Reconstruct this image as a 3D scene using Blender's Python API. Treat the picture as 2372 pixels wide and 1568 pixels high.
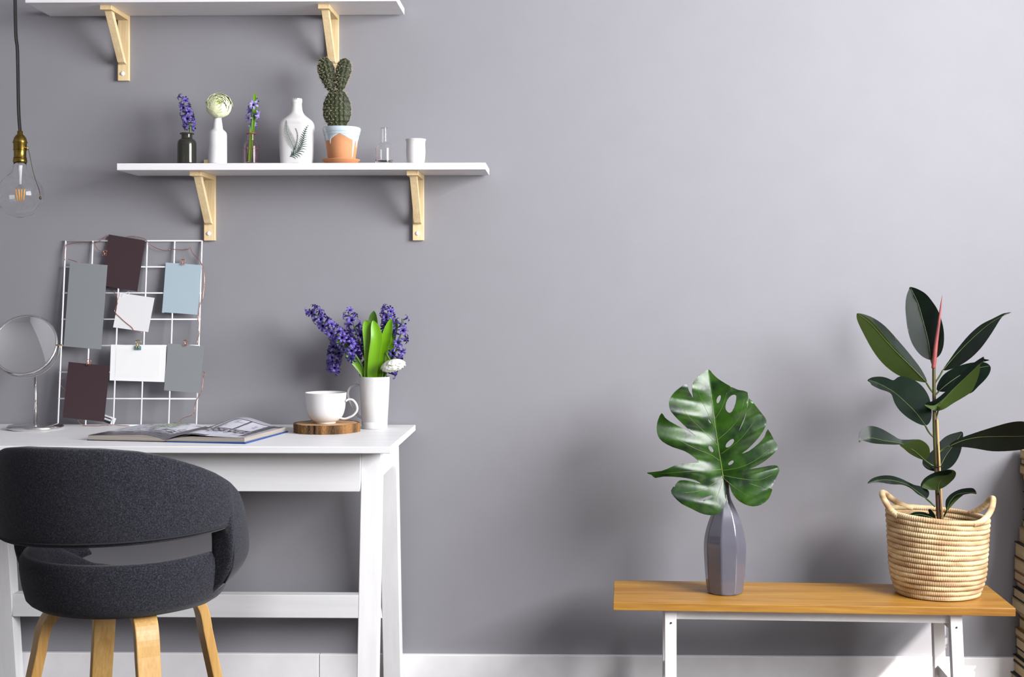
import bpy, bmesh, math, random
from mathutils import Vector, Matrix, Quaternion, noise
from mathutils.geometry import delaunay_2d_cdt
from mathutils.bvhtree import BVHTree

for o in list(bpy.data.objects):
    bpy.data.objects.remove(o, do_unlink=True)
R = random.Random(7)
PI = math.pi
scene = bpy.context.scene
col = scene.collection

# ------------------------------------------------------------------ camera
IW, IH = 2372, 1568
F, DIST, CZ, YAW = 3100.0, 4.0, 1.142, 0.02
PPX, PPY = 1246.0, 680.0
cam_d = bpy.data.cameras.new('camera')
cam = bpy.data.objects.new('camera', cam_d)
col.objects.link(cam)
cam.location = (0, -DIST, CZ)
cam.rotation_euler = (PI / 2, 0, YAW)
cam_d.sensor_width = 36
cam_d.lens = 36 * F / IW
cam_d.shift_x = (IW / 2 - PPX) / IW
cam_d.shift_y = (PPY - IH / 2) / IW
cam_d.clip_start = 0.05
scene.camera = cam

# ------------------------------------------------------------------ world, sun, window light, exposure
world = bpy.data.worlds.new('world')
scene.world = world
world.use_nodes = True
bgn = world.node_tree.nodes['Background']
bgn.inputs[0].default_value = (0.80, 0.90, 1.0, 1)
bgn.inputs[1].default_value = 1.6

SUN_DIR = Vector((-0.165, 0.20, -0.173)).normalized()
sun_d = bpy.data.lights.new('sun_offscreen', 'SUN')
sun_d.energy = 9
sun_d.angle = math.radians(0.55)
sun_d.color = (1.0, 0.95, 0.88)
sun = bpy.data.objects.new('sun_offscreen', sun_d)
col.objects.link(sun)
sun.rotation_euler = SUN_DIR.to_track_quat('-Z', 'Y').to_euler()
sun.location = (3.2, -3.5, 3.2)

ROOM_X0, ROOM_X1, ROOM_Y0, ROOM_H = -2.75, 2.35, -5.3, 2.8
WIN_Y0, WIN_Y1, WIN_Z0, WIN_Z1, BLOCKER_Z = -3.6, -1.22, 0.90, 2.65, 1.50


def area(name, loc, direction, sx, sy, power, color):
    d = bpy.data.lights.new(name, 'AREA')
    d.shape = 'RECTANGLE'
    d.size, d.size_y = sx, sy
    d.energy = power
    d.color = color
    o = bpy.data.objects.new(name, d)
    col.objects.link(o)
    o.location = loc
    o.rotation_euler = Vector(direction).to_track_quat('-Z', 'Y').to_euler()
    return o


area('window_right_offscreen', (ROOM_X1 + 0.001, (WIN_Y0 + WIN_Y1) / 2, (1.25 + WIN_Z1) / 2),
     (-1, 0.0, 0), WIN_Y1 - WIN_Y0, WIN_Z1 - 1.25, 345, (0.985, 0.988, 1.0))

scene.view_settings.view_transform = 'Standard'
scene.view_settings.look = 'None'
scene.view_settings.gamma = 1.0
scene.view_settings.exposure = 0.0
scene.view_settings.use_curve_mapping = False
scene.cycles.max_bounces = 10
scene.cycles.transmission_bounces = 10
scene.cycles.transparent_max_bounces = 8

# ------------------------------------------------------------------ pixel to place
_c, _s = math.cos(YAW), math.sin(YAW)


def ray(px, py):
    a = (px - PPX) / F
    b = -(py - PPY) / F
    return Vector((_c * a - _s, _s * a + _c, b))


def P(px, py, y):
    d = ray(px, py)
    return Vector((0, -DIST, CZ)) + d * ((y + DIST) / d.y)


def Pz(px, py, z):
    d = ray(px, py)
    return Vector((0, -DIST, CZ)) + d * ((z - CZ) / d.z)


def Ppl(px, py, p0, n):
    d = ray(px, py)
    o = Vector((0, -DIST, CZ))
    return o + d * ((p0 - o).dot(n) / d.dot(n))


# ------------------------------------------------------------------ materials
def srgb(r, g, b):
    f = lambda v: (v / 255 / 12.92) if v / 255 <= 0.04045 else ((v / 255 + 0.055) / 1.055) ** 2.4
    return (f(r), f(g), f(b))


def dk(c, k):
    return tuple(v * k for v in c)


def new_mat(name):
    m = bpy.data.materials.new(name)
    m.use_nodes = True
    nt = m.node_tree
    return m, nt, nt.nodes['Principled BSDF']


def coords(nt, scale=(1, 1, 1), kind='Object'):
    tc = nt.nodes.new('ShaderNodeTexCoord')
    mp = nt.nodes.new('ShaderNodeMapping')
    mp.inputs['Scale'].default_value = scale
    nt.links.new(tc.outputs[kind], mp.inputs['Vector'])
    return mp.outputs['Vector']


def pmat(name, colr, rough=0.5, metal=0.0, var=0.0, vscale=20, bump=0.0, bscale=200, stretch=(1, 1, 1),
         coat=0.0, trans=0.0, ior=1.45, col2=None, sheen=0.0, detail=4, bdist=0.002, spec=0.5):
    m, nt, b = new_mat(name)
    b.inputs['Base Color'].default_value = (*colr, 1)
    b.inputs['Roughness'].default_value = rough
    b.inputs['Metallic'].default_value = metal
    b.inputs['IOR'].default_value = ior
    b.inputs['Transmission Weight'].default_value = trans
    b.inputs['Coat Weight'].default_value = coat
    b.inputs['Sheen Weight'].default_value = sheen
    b.inputs['Specular IOR Level'].default_value = spec
    if var or col2:
        v = coords(nt, stretch)
        n = nt.nodes.new('ShaderNodeTexNoise')
        n.inputs['Scale'].default_value = vscale
        n.inputs['Detail'].default_value = detail
        nt.links.new(v, n.inputs['Vector'])
        rp = nt.nodes.new('ShaderNodeValToRGB')
        c1 = tuple(min(1, k * (1 + var)) for k in colr)
        c2 = col2 if col2 else tuple(k * (1 - var) for k in colr)
        rp.color_ramp.elements[0].position = 0.36
        rp.color_ramp.elements[1].position = 0.64
        rp.color_ramp.elements[0].color = (*c2, 1)
        rp.color_ramp.elements[1].color = (*c1, 1)
        nt.links.new(n.outputs['Fac'], rp.inputs['Fac'])
        nt.links.new(rp.outputs['Color'], b.inputs['Base Color'])
    if bump:
        v = coords(nt, stretch)
        n = nt.nodes.new('ShaderNodeTexNoise')
        n.inputs['Scale'].default_value = bscale
        n.inputs['Detail'].default_value = 3
        nt.links.new(v, n.inputs['Vector'])
        bp = nt.nodes.new('ShaderNodeBump')
        bp.inputs['Strength'].default_value = bump
        bp.inputs['Distance'].default_value = bdist
        nt.links.new(n.outputs['Fac'], bp.inputs['Height'])
        nt.links.new(bp.outputs['Normal'], b.inputs['Normal'])
    return m


def wood_mat(name, c_light, c_dark, axis='x', scale=14, rough=0.45, knots=()):
    m, nt, b = new_mat(name)
    st = {'x': (0.06, 1, 1), 'y': (1, 0.06, 1), 'z': (1, 1, 0.06)}[axis]
    v = coords(nt, st)
    n1 = nt.nodes.new('ShaderNodeTexNoise')
    n1.inputs['Scale'].default_value = scale
    n1.inputs['Detail'].default_value = 6
    n1.inputs['Distortion'].default_value = 0.6
    nt.links.new(v, n1.inputs['Vector'])
    w = nt.nodes.new('ShaderNodeTexNoise')
    w.inputs['Scale'].default_value = scale * 9
    w.inputs['Detail'].default_value = 3
    nt.links.new(v, w.inputs['Vector'])
    mx = nt.nodes.new('ShaderNodeMath')
    mx.operation = 'MULTIPLY_ADD'
    mx.inputs[1].default_value = 0.45
    nt.links.new(w.outputs['Fac'], mx.inputs[0])
    sb = nt.nodes.new('ShaderNodeMath')
    sb.operation = 'MULTIPLY'
    sb.inputs[1].default_value = 0.6
    nt.links.new(n1.outputs['Fac'], sb.inputs[0])
    nt.links.new(sb.outputs[0], mx.inputs[2])
    rp = nt.nodes.new('ShaderNodeValToRGB')
    rp.color_ramp.elements[0].position = 0.36
    rp.color_ramp.elements[1].position = 0.68
    rp.color_ramp.elements[0].color = (*c_dark, 1)
    rp.color_ramp.elements[1].color = (*c_light, 1)
    nt.links.new(mx.outputs[0], rp.inputs['Fac'])
    last = rp.outputs['Color']
    for (kx, ky, kz, sx, sy, sz) in knots:
        tc = nt.nodes.new('ShaderNodeTexCoord')
        mp = nt.nodes.new('ShaderNodeMapping')
        mp.inputs['Location'].default_value = (-kx / sx, -ky / sy, -kz / sz)
        mp.inputs['Scale'].default_value = (1 / sx, 1 / sy, 1 / sz)
        nt.links.new(tc.outputs['Object'], mp.inputs['Vector'])
        ln = nt.nodes.new('ShaderNodeVectorMath')
        ln.operation = 'LENGTH'
        nt.links.new(mp.outputs['Vector'], ln.inputs[0])
        r2 = nt.nodes.new('ShaderNodeValToRGB')
        r2.color_ramp.elements[0].position = 0.25
        r2.color_ramp.elements[1].position = 1.0
        r2.color_ramp.elements[0].color = (0.85, 0.85, 0.85, 1)
        r2.color_ramp.elements[1].color = (0, 0, 0, 1)
        nt.links.new(ln.outputs['Value'], r2.inputs['Fac'])
        mc = nt.nodes.new('ShaderNodeMixRGB')
        mc.inputs['Color2'].default_value = (0.07, 0.03, 0.012, 1)
        nt.links.new(r2.outputs['Color'], mc.inputs['Fac'])
        nt.links.new(last, mc.inputs['Color1'])
        last = mc.outputs['Color']
    nt.links.new(last, b.inputs['Base Color'])
    b.inputs['Roughness'].default_value = rough
    bp = nt.nodes.new('ShaderNodeBump')
    bp.inputs['Strength'].default_value = 0.12
    bp.inputs['Distance'].default_value = 0.001
    nt.links.new(mx.outputs[0], bp.inputs['Height'])
    nt.links.new(bp.outputs['Normal'], b.inputs['Normal'])
    return m


def attr_mat(name, attr='print', rough=0.4):
    m, nt, b = new_mat(name)
    a = nt.nodes.new('ShaderNodeAttribute')
    a.attribute_name = attr
    nt.links.new(a.outputs['Color'], b.inputs['Base Color'])
    b.inputs['Roughness'].default_value = rough
    return m


def felt_mat(name):
    m, nt, b = new_mat(name)
    v = coords(nt)
    n = nt.nodes.new('ShaderNodeTexNoise')
    n.inputs['Scale'].default_value = 330
    n.inputs['Detail'].default_value = 5
    n.inputs['Roughness'].default_value = 0.75
    nt.links.new(v, n.inputs['Vector'])
    rp = nt.nodes.new('ShaderNodeValToRGB')
    e = rp.color_ramp.elements
    e[0].position, e[0].color = 0.36, (0.004, 0.004, 0.006, 1)
    e[1].position, e[1].color = 0.70, (0.056, 0.057, 0.075, 1)
    x = e.new(0.5)
    x.color = (0.015, 0.015, 0.021, 1)
    nt.links.new(n.outputs['Fac'], rp.inputs['Fac'])
    nt.links.new(rp.outputs['Color'], b.inputs['Base Color'])
    b.inputs['Roughness'].default_value = 0.95
    b.inputs['Specular IOR Level'].default_value = 0.15
    b.inputs['Sheen Weight'].default_value = 0.12
    b.inputs['Sheen Roughness'].default_value = 0.5
    bp = nt.nodes.new('ShaderNodeBump')
    bp.inputs['Strength'].default_value = 0.5
    bp.inputs['Distance'].default_value = 0.0015
    nt.links.new(n.outputs['Fac'], bp.inputs['Height'])
    nt.links.new(bp.outputs['Normal'], b.inputs['Normal'])
    return m


def petal_mat(name, c_dark, c_light):
    m, nt, b = new_mat(name)
    oi = nt.nodes.new('ShaderNodeObjectInfo')
    rp = nt.nodes.new('ShaderNodeValToRGB')
    rp.color_ramp.elements[0].color = (*c_dark, 1)
    rp.color_ramp.elements[1].color = (*c_light, 1)
    a = nt.nodes.new('ShaderNodeAttribute')
    a.attribute_name = 'streak'
    ad = nt.nodes.new('ShaderNodeMath')
    ad.operation = 'MULTIPLY_ADD'
    ad.inputs[1].default_value = 0.45
    nt.links.new(oi.outputs['Random'], ad.inputs[0])
    mu = nt.nodes.new('ShaderNodeMath')
    mu.operation = 'MULTIPLY'
    mu.inputs[1].default_value = 0.55
    nt.links.new(a.outputs['Fac'], mu.inputs[0])
    nt.links.new(mu.outputs[0], ad.inputs[2])
    nt.links.new(ad.outputs[0], rp.inputs['Fac'])
    nt.links.new(rp.outputs['Color'], b.inputs['Base Color'])
    b.inputs['Roughness'].default_value = 0.45
    return m


M = {}
M['wall'] = pmat('wall_paint', (0.248, 0.243, 0.263), 0.88, var=0.012, vscale=9, bump=0.10, bscale=420, bdist=0.0006)
M['ceiling'] = pmat('ceiling_paint', (0.5, 0.5, 0.52), 0.9)
M['sidewall'] = pmat('side_wall_paint', (0.248, 0.243, 0.263), 0.9)
M['base'] = pmat('baseboard_paint', (0.84, 0.825, 0.835), 0.5, var=0.03, vscale=12)
M['floor'] = wood_mat('floor_wood', (0.09, 0.07, 0.05), (0.05, 0.037, 0.026), 'x', 10, 0.4)
M['white_wood'] = pmat('white_stained_wood', (0.74, 0.735, 0.745), 0.45, var=0.035, vscale=40, stretch=(0.05, 1, 1), bump=0.18, bscale=130, bdist=0.0008)
M['white_leg'] = pmat('white_stained_leg', (0.74, 0.735, 0.745), 0.45, var=0.035, vscale=40, stretch=(1, 1, 0.05), bump=0.18, bscale=130, bdist=0.0008)
M['shelf'] = pmat('white_shelf', (0.76, 0.745, 0.76), 0.42, var=0.03, vscale=60, stretch=(0.04, 1, 1), bump=0.15, bscale=160, bdist=0.0006)
M['pine'] = wood_mat('pine', dk(srgb(246, 224, 182), 0.88), dk(srgb(228, 194, 138), 0.86), 'z', 30, 0.5)
M['pine_h'] = wood_mat('pine_arm', dk(srgb(246, 222, 178), 0.88), dk(srgb(226, 190, 132), 0.86), 'y', 30, 0.5)
M['cap'] = pmat('white_plastic', (0.82, 0.82, 0.84), 0.35)
M['oak'] = wood_mat('oak_bench', dk(srgb(220, 166, 76), 0.66), dk(srgb(168, 108, 38), 0.60), 'x', 12, 0.38,
                    knots=[(-0.075, -0.137, 0.005, 0.018, 0.02, 0.01), (-0.10, -0.10, 0.016, 0.02, 0.006, 0.02), (-0.38, 0.08, 0.016, 0.012, 0.004, 0.02), (-0.24, 0.10, 0.016, 0.02, 0.005, 0.02)])
M['bench_white'] = pmat('bench_white_paint', (0.80, 0.785, 0.795), 0.45, var=0.03, vscale=15)
M['felt'] = felt_mat('charcoal_felt')
M['seam'] = pmat('dark_seam', (0.012, 0.012, 0.017), 0.95)
M['ply'] = wood_mat('birch_ply', dk(srgb(232, 190, 118), 0.66), dk(srgb(205, 152, 78), 0.66), 'z', 26, 0.35)
M['screw'] = pmat('dark_screw', (0.05, 0.05, 0.05), 0.5, 0.5)
M['ceramic'] = pmat('white_ceramic', (0.62, 0.61, 0.605), 0.22, coat=0.2)
M['matte_ceramic'] = pmat('matte_white_ceramic', (0.68, 0.665, 0.665), 0.4, bump=0.05, bscale=60)
M['bottle_ceramic'] = pmat('embossed_white_ceramic', (0.68, 0.675, 0.68), 0.3)
M['grey_ceramic'] = pmat('grey_glazed_ceramic', dk(srgb(128, 126, 140), 0.50), 0.10, coat=0.6, var=0.04, vscale=8)
M['neck_ceramic'] = pmat('bare_grey_neck', dk(srgb(92, 88, 90), 0.50), 0.3)
M['glass'] = pmat('clear_glass', (1, 1, 1), 0.0, trans=1.0, ior=1.30)
M['bulb_glass'] = pmat('bulb_glass', (1, 1, 1), 0.0, trans=1.0, ior=1.25)
M['pink_glass'] = pmat('pinkish_glass', (0.97, 0.82, 0.86), 0.0, trans=1.0, ior=1.28)
M['pink_line'] = pmat('pink_glass_line', dk(srgb(170, 60, 90), 0.70), 0.2)
M['dark_glass'] = pmat('dark_olive_glass', (0.22, 0.22, 0.18), 0.02, trans=0.9, ior=1.35)
M['brass'] = pmat('aged_brass', dk(srgb(150, 126, 60), 0.80), 0.26, 1.0, var=0.2, vscale=60)
M['brass_hi'] = pmat('bright_brass', srgb(205, 185, 130), 0.2, 1.0)
M['chain'] = pmat('bead_chain_metal', srgb(105, 88, 66), 0.3, 1.0)
M['cord'] = pmat('black_cord', (0.006, 0.006, 0.008), 0.75)
M['filament'] = pmat('led_filament', srgb(255, 176, 60), 0.5)
M['chrome'] = pmat('chrome', (0.72, 0.70, 0.69), 0.16, 1.0)
M['mirror'] = pmat('mirror_glass', (0.88, 0.88, 0.88), 0.015, 1.0)
M['wire'] = pmat('white_wire', (0.86, 0.86, 0.92), 0.35)
M['copper'] = pmat('copper_wire', srgb(214, 146, 122), 0.25, 1.0)
M['gold'] = pmat('gold_clip', srgb(205, 180, 105), 0.25, 1.0)
M['teal'] = pmat('teal_clip', dk(srgb(105, 160, 172), 0.70), 0.35)
M['plum'] = pmat('plum_card', dk(srgb(72, 52, 58), 0.62), 0.9)
M['greycard'] = pmat('grey_card', srgb(128, 132, 134), 0.9)
M['bluecard'] = pmat('blue_grey_card', dk(srgb(165, 182, 192), 0.95), 0.9)
M['whitecard'] = pmat('white_card', (0.70, 0.70, 0.705), 0.8)
M['brightcard'] = pmat('bright_white_card', (0.80, 0.80, 0.80), 0.7)
M['brightcard_in'] = pmat('printed_white_card', (0.785, 0.78, 0.77), 0.7, var=0.01, vscale=30)
M['packet_w'] = pmat('packet_white', (0.72, 0.72, 0.74), 0.3)
M['packet_k'] = pmat('packet_black', (0.02, 0.02, 0.035), 0.25)
M['pages'] = pmat('page_edges', dk(srgb(206, 196, 184), 0.50), 0.8, var=0.18, vscale=220, stretch=(0.02, 0.02, 3))
M['print'] = attr_mat('magazine_print', 'print', 0.32)
M['cover_blue'] = pmat('blue_cover', dk(srgb(36, 92, 176), 0.45), 0.3)
M['cover_dark'] = pmat('dark_cover', dk(srgb(30, 34, 54), 0.50), 0.3)
M['bark'] = pmat('bark', dk(srgb(176, 126, 72), 0.62), 0.9, col2=dk(srgb(40, 28, 18), 0.6), vscale=20, stretch=(1, 1, 0.10), bump=0.8, bscale=70, bdist=0.004, var=0.1)
M['slice'] = pmat('cut_wood', dk(srgb(206, 164, 118), 0.80), 0.6, var=0.12, vscale=18)
M['terracotta'] = pmat('terracotta', dk(srgb(226, 156, 108), 0.72), 0.75, var=0.06, vscale=25)
M['glaze'] = pmat('pale_blue_glaze', dk(srgb(206, 219, 227), 0.78), 0.25, coat=0.2)
M['glaze_line'] = pmat('glaze_line', dk(srgb(160, 168, 172), 0.60), 0.4)
M['soil'] = pmat('soil', (0.03, 0.02, 0.013), 0.95, bump=1, bscale=80, bdist=0.01)
M['cactus'] = pmat('cactus_green', dk(srgb(54, 66, 28), 0.50), 0.6, var=0.22, vscale=40)
M['spine'] = pmat('cactus_spine', dk(srgb(214, 198, 170), 0.72), 0.7)
M['fern'] = pmat('fern_print_ink', dk(srgb(20, 100, 72), 0.30), 0.4, var=0.3, vscale=90)
M['ink'] = pmat('grey_ink', dk(srgb(120, 118, 118), 0.60), 0.6)
M['hy_petal'] = petal_mat('hyacinth_petal', dk(srgb(40, 20, 130), 0.50), dk(srgb(132, 108, 218), 0.52))
M['hy_light'] = petal_mat('pale_hyacinth_petal', dk(srgb(96, 84, 184), 0.72), dk(srgb(186, 172, 232), 0.72))
M['hy_stem'] = pmat('hyacinth_stem', dk(srgb(96, 132, 52), 0.60), 0.5, var=0.12, vscale=30)
M['hy_leaf'] = pmat('hyacinth_leaf', dk(srgb(122, 182, 22), 0.62), 0.38, var=0.16, vscale=26, stretch=(1, 1, 0.12))
M['hy_leaf_d'] = pmat('dark_hyacinth_leaf', dk(srgb(66, 110, 20), 0.60), 0.4, var=0.15, vscale=26)
M['ran'] = pmat('ranunculus_petal', dk(srgb(240, 243, 204), 0.80), 0.6)
M['ran_in'] = pmat('ranunculus_inner_petal', dk(srgb(222, 238, 160), 0.72), 0.6)
M['ran_w'] = pmat('white_ranunculus_petal', dk(srgb(244, 245, 234), 0.80), 0.6)
M['monstera'] = pmat('monstera_top', dk(srgb(58, 104, 20), 0.42), 0.30, vscale=22, bump=0.30, bscale=26, bdist=0.004, col2=dk(srgb(24, 58, 22), 0.36), spec=0.42, var=0.1)
M['monstera_v'] = pmat('monstera_vein', dk(srgb(126, 160, 70), 0.40), 0.35)
M['rub_top'] = pmat('rubber_leaf_top', dk(srgb(26, 44, 32), 0.34), 0.32, var=0.25, vscale=14, bump=0.10, bscale=45, bdist=0.002, spec=0.26)
M['rub_under'] = pmat('rubber_leaf_underside', dk(srgb(74, 98, 34), 0.42), 0.5, var=0.10, vscale=14)
M['rub_rib'] = pmat('rubber_leaf_rib', dk(srgb(112, 130, 62), 0.36), 0.45)
M['rub_petiole'] = pmat('rubber_petiole', dk(srgb(84, 104, 42), 0.50), 0.45)
M['rub_stem'] = pmat('rubber_stem', dk(srgb(96, 108, 48), 0.50), 0.5, col2=dk(srgb(104, 72, 46), 0.50), vscale=20, var=0.05)
M['rub_stem_b'] = pmat('rubber_stem_bark', dk(srgb(100, 68, 46), 0.50), 0.7, var=0.2, vscale=60)
M['cane'] = pmat('cane_stake', dk(srgb(214, 168, 104), 0.68), 0.5)
M['sheath'] = pmat('pink_sheath', dk(srgb(196, 104, 102), 0.42), 0.4, var=0.2, vscale=24)
M['coil'] = pmat('woven_straw', dk(srgb(238, 212, 166), 0.74), 0.7, col2=dk(srgb(204, 164, 120), 0.66), vscale=13, stretch=(1, 1, 4), var=0.03, detail=1)
M['added_sun_blocker'] = pmat('sun_blocker_sheet', (0.85, 0.85, 0.83), 0.9)
M['frame_w'] = pmat('window_frame_white', (0.8, 0.8, 0.8), 0.5)

# ------------------------------------------------------------------ builders
ORG = {}


def tag(o, label=None, cat=None, group=None, kind=None):
    if label: o['label'] = label
    if cat: o['category'] = cat
    if group: o['group'] = group
    if kind: o['kind'] = kind
    return o


def thing(name, loc, label, cat, group=None):
    o = bpy.data.objects.new(name, None)
    o.empty_display_size = 0.05
    col.objects.link(o)
    o.location = loc
    ORG[o.name] = Vector(loc)
    return tag(o, label, cat, group)


def mk(name, vf, mat, parent=None, smooth=True, loc=None):
    verts, faces = vf
    if parent is not None:
        org = ORG[parent.name]
    elif loc is not None:
        org = Vector(loc)
    else:
        xs = [v[0] for v in verts]; ys = [v[1] for v in verts]; zs = [v[2] for v in verts]
        org = Vector(((min(xs) + max(xs)) / 2, (min(ys) + max(ys)) / 2, min(zs)))
    me = bpy.data.meshes.new(name)
    me.from_pydata([(v[0] - org.x, v[1] - org.y, v[2] - org.z) for v in verts], [], faces)
    me.update()
    mats = mat if isinstance(mat, (list, tuple)) else [mat]
    for k in mats:
        me.materials.append(k)
    if smooth:
        me.polygons.foreach_set('use_smooth', [True] * len(me.polygons))
    o = bpy.data.objects.new(name, me)
    col.objects.link(o)
    if parent is not None:
        o.parent = parent
        ORG[o.name] = org.copy()
    else:
        o.location = org
        ORG[o.name] = org.copy()
    return o


def join(*vfs):
    V, Fc = [], []
    for v, f in vfs:
        k = len(V)
        V += list(v)
        Fc += [tuple(i + k for i in q) for q in f]
    return V, Fc


def hexa(b4, t4, bevel=0.0):
    """solid between a lower and an upper quad (same winding), edges rounded"""
    bm = bmesh.new()
    bv = [bm.verts.new(p) for p in b4]
    tv = [bm.verts.new(p) for p in t4]
    bm.faces.new(bv[::-1]); bm.faces.new(tv)
    for i in range(4):
        j = (i + 1) % 4
        bm.faces.new((bv[i], bv[j], tv[j], tv[i]))
    bmesh.ops.recalc_face_normals(bm, faces=bm.faces[:])
    if bevel:
        bmesh.ops.bevel(bm, geom=bm.edges[:], offset=bevel, segments=2, profile=0.5, affect='EDGES', clamp_overlap=True)
    bm.verts.index_update()
    r = [tuple(v.co) for v in bm.verts], [tuple(v.index for v in f.verts) for f in bm.faces]
    bm.free()
    return r


def box(x0, x1, y0, y1, z0, z1, bevel=0.0):
    return hexa([(x0, y0, z0), (x1, y0, z0), (x1, y1, z0), (x0, y1, z0)],
                [(x0, y0, z1), (x1, y0, z1), (x1, y1, z1), (x0, y1, z1)], bevel)


def tube(pts, rad, n=8, caps=True, closed=False, flat=1.0, up=None):
    """round (or flattened) tube along a polyline"""
    pts = [Vector(p) for p in pts]
    m = len(pts)
    if not isinstance(rad, (list, tuple)):
        rad = [rad] * m
    V, Fc = [], []
    nrm = None
    for i, p in enumerate(pts):
        if closed:
            t = (pts[(i + 1) % m] - pts[i - 1]).normalized()
        else:
            t = (pts[min(i + 1, m - 1)] - pts[max(i - 1, 0)]).normalized()
        if nrm is None:
            a = Vector(up) if up else (Vector((0, 0, 1)) if abs(t.z) < 0.9 else Vector((1, 0, 0)))
            nrm = (a - t * a.dot(t)).normalized()
        else:
            nrm = (nrm - t * nrm.dot(t)).normalized()
        bn = t.cross(nrm)
        for k in range(n):
            a = 2 * PI * k / n
            V.append(p + nrm * (math.cos(a) * rad[i]) + bn * (math.sin(a) * rad[i] * flat))
    for i in range(m - (0 if closed else 1)):
        j = (i + 1) % m
        for k in range(n):
            l = (k + 1) % n
            Fc.append((i * n + k, i * n + l, j * n + l, j * n + k))
    if caps and not closed:
        Fc.append(tuple(range(n))[::-1])
        Fc.append(tuple((m - 1) * n + k for k in range(n)))
    return V, Fc


def lathe(profile, c, n=48, shape=None):
    """profile (r, z) around the vertical axis at c; shape(phi, z) scales the radius"""
    V, Fc, rows = [], [], []
    for (r, z) in profile:
        if r < 1e-6:
            rows.append([len(V)])
            V.append((c[0], c[1], c[2] + z))
        else:
            row = []
            for k in range(n):
                a = 2 * PI * k / n
                s = shape(a, z) if shape else (1, 1)
                if not isinstance(s, tuple):
                    s = (s, s)
                row.append(len(V))
                V.append((c[0] + r * s[0] * math.cos(a), c[1] + r * s[1] * math.sin(a), c[2] + z))
            rows.append(row)
    for a, b in zip(rows, rows[1:]):
        for k in range(n):
            l = (k + 1) % n
            if len(a) == 1 and len(b) == 1:
                continue
            if len(a) == 1:
                Fc.append((a[0], b[l], b[k]))
            elif len(b) == 1:
                Fc.append((a[k], a[l], b[0]))
            else:
                Fc.append((a[k], a[l], b[l], b[k]))
    return V, Fc


def catmull(pts, sub=4, closed=False):
    pts = [Vector(p) for p in pts]
    m = len(pts)
    out = []
    for i in range(m if closed else m - 1):
        if closed:
            p0, p1, p2, p3 = pts[i - 1], pts[i], pts[(i + 1) % m], pts[(i + 2) % m]
        else:
            p0, p1, p2, p3 = pts[max(i - 1, 0)], pts[i], pts[i + 1], pts[min(i + 2, m - 1)]
        for k in range(sub):
            t = k / sub
            out.append(0.5 * ((2 * p1) + (p2 - p0) * t + (2 * p0 - 5 * p1 + 4 * p2 - p3) * t * t + (3 * p1 - p0 - 3 * p2 + p3) * t ** 3))
    if not closed:
        out.append(pts[-1])
    return out


def smooth_prof(pr, sub=5):
    return [(max(0, v.x), v.y) for v in catmull([(a, b) for a, b in pr], sub)]


def inside(p, poly):
    x, y = p
    c = False
    j = len(poly) - 1
    for i in range(len(poly)):
        xi, yi = poly[i]; xj, yj = poly[j]
        if (yi > y) != (yj > y) and x < (xj - xi) * (y - yi) / (yj - yi) + xi:
            c = not c
        j = i
    return c


def seg_dist(p, a, b):
    ax, ay = a; bx, by = b
    dx, dy = bx - ax, by - ay
    t = max(0, min(1, ((p[0] - ax) * dx + (p[1] - ay) * dy) / (dx * dx + dy * dy + 1e-9)))
    return math.hypot(p[0] - ax - dx * t, p[1] - ay - dy * t)


def leaf_surface(outline, holes, depth, step, sub=3, spine=()):
    """curved sheet with a given outline; depth(px, py) is its distance from the wall plane (y)"""
    out = [(v.x, v.y) for v in catmull(outline, sub, True)]
    hs = [[(v.x, v.y) for v in catmull(h, sub, True)] for h in holes]
    pts, edges = [], []
    for loop in [out] + hs:
        k = len(pts)
        pts += loop
        edges += [(k + i, k + (i + 1) % len(loop)) for i in range(len(loop))]
    nb0 = len(pts)
    if spine:
        last = None
        sp_ = catmull([Vector((*p, 0)) for p in spine], 10)
        prev = None
        for v in sp_:
            q = (v.x, v.y)
            if prev and math.hypot(q[0] - prev[0], q[1] - prev[1]) < step * 0.7:
                continue
            prev = q
            ok = inside(q, out) and not any(inside(q, h) for h in hs) and min(math.hypot(q[0] - b[0], q[1] - b[1]) for b in pts[:nb0]) > 1.2
            if ok:
                pts.append(q)
                if last is not None:
                    edges.append((last, len(pts) - 1))
                last = len(pts) - 1
            else:
                last = None
    nb = len(pts)
    x0 = min(p[0] for p in out); x1 = max(p[0] for p in out)
    y0 = min(p[1] for p in out); y1 = max(p[1] for p in out)
    gy = y0
    row = 0
    while gy < y1:
        gx = x0 + (step / 2 if row % 2 else 0)
        while gx < x1:
            q = (gx, gy)
            if inside(q, out) and not any(inside(q, h) for h in hs):
                if min(math.hypot(q[0] - b[0], q[1] - b[1]) for b in pts[:nb]) > step * 0.45:
                    pts.append(q)
            gx += step
        gy += step * 0.87
        row += 1
    res = delaunay_2d_cdt([Vector(p) for p in pts], edges, [], 0, 1e-4)
    vv, ff = res[0], res[2]
    faces = []
    for f in ff:
        cx = sum(vv[i].x for i in f) / 3; cy = sum(vv[i].y for i in f) / 3
        if inside((cx, cy), out) and not any(inside((cx, cy), h) for h in hs):
            faces.append(tuple(f))
    V = [P(v.x, v.y, depth(v.x, v.y)) for v in vv]
    # orient every face towards the room
    fx = []
    for f in faces:
        n = (V[f[1]] - V[f[0]]).cross(V[f[2]] - V[f[0]])
        fx.append(f if n.y < 0 else f[::-1])
    return V, fx


def solidify(o, th, off=0.0, mat_off=0):
    md = o.modifiers.new('thickness', 'SOLIDIFY')
    md.thickness = th
    md.offset = off
    md.material_offset = mat_off
    md.use_even_offset = False
    es = o.modifiers.new('crisp_rim', 'EDGE_SPLIT')
    es.split_angle = math.radians(50)
    return o


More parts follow.
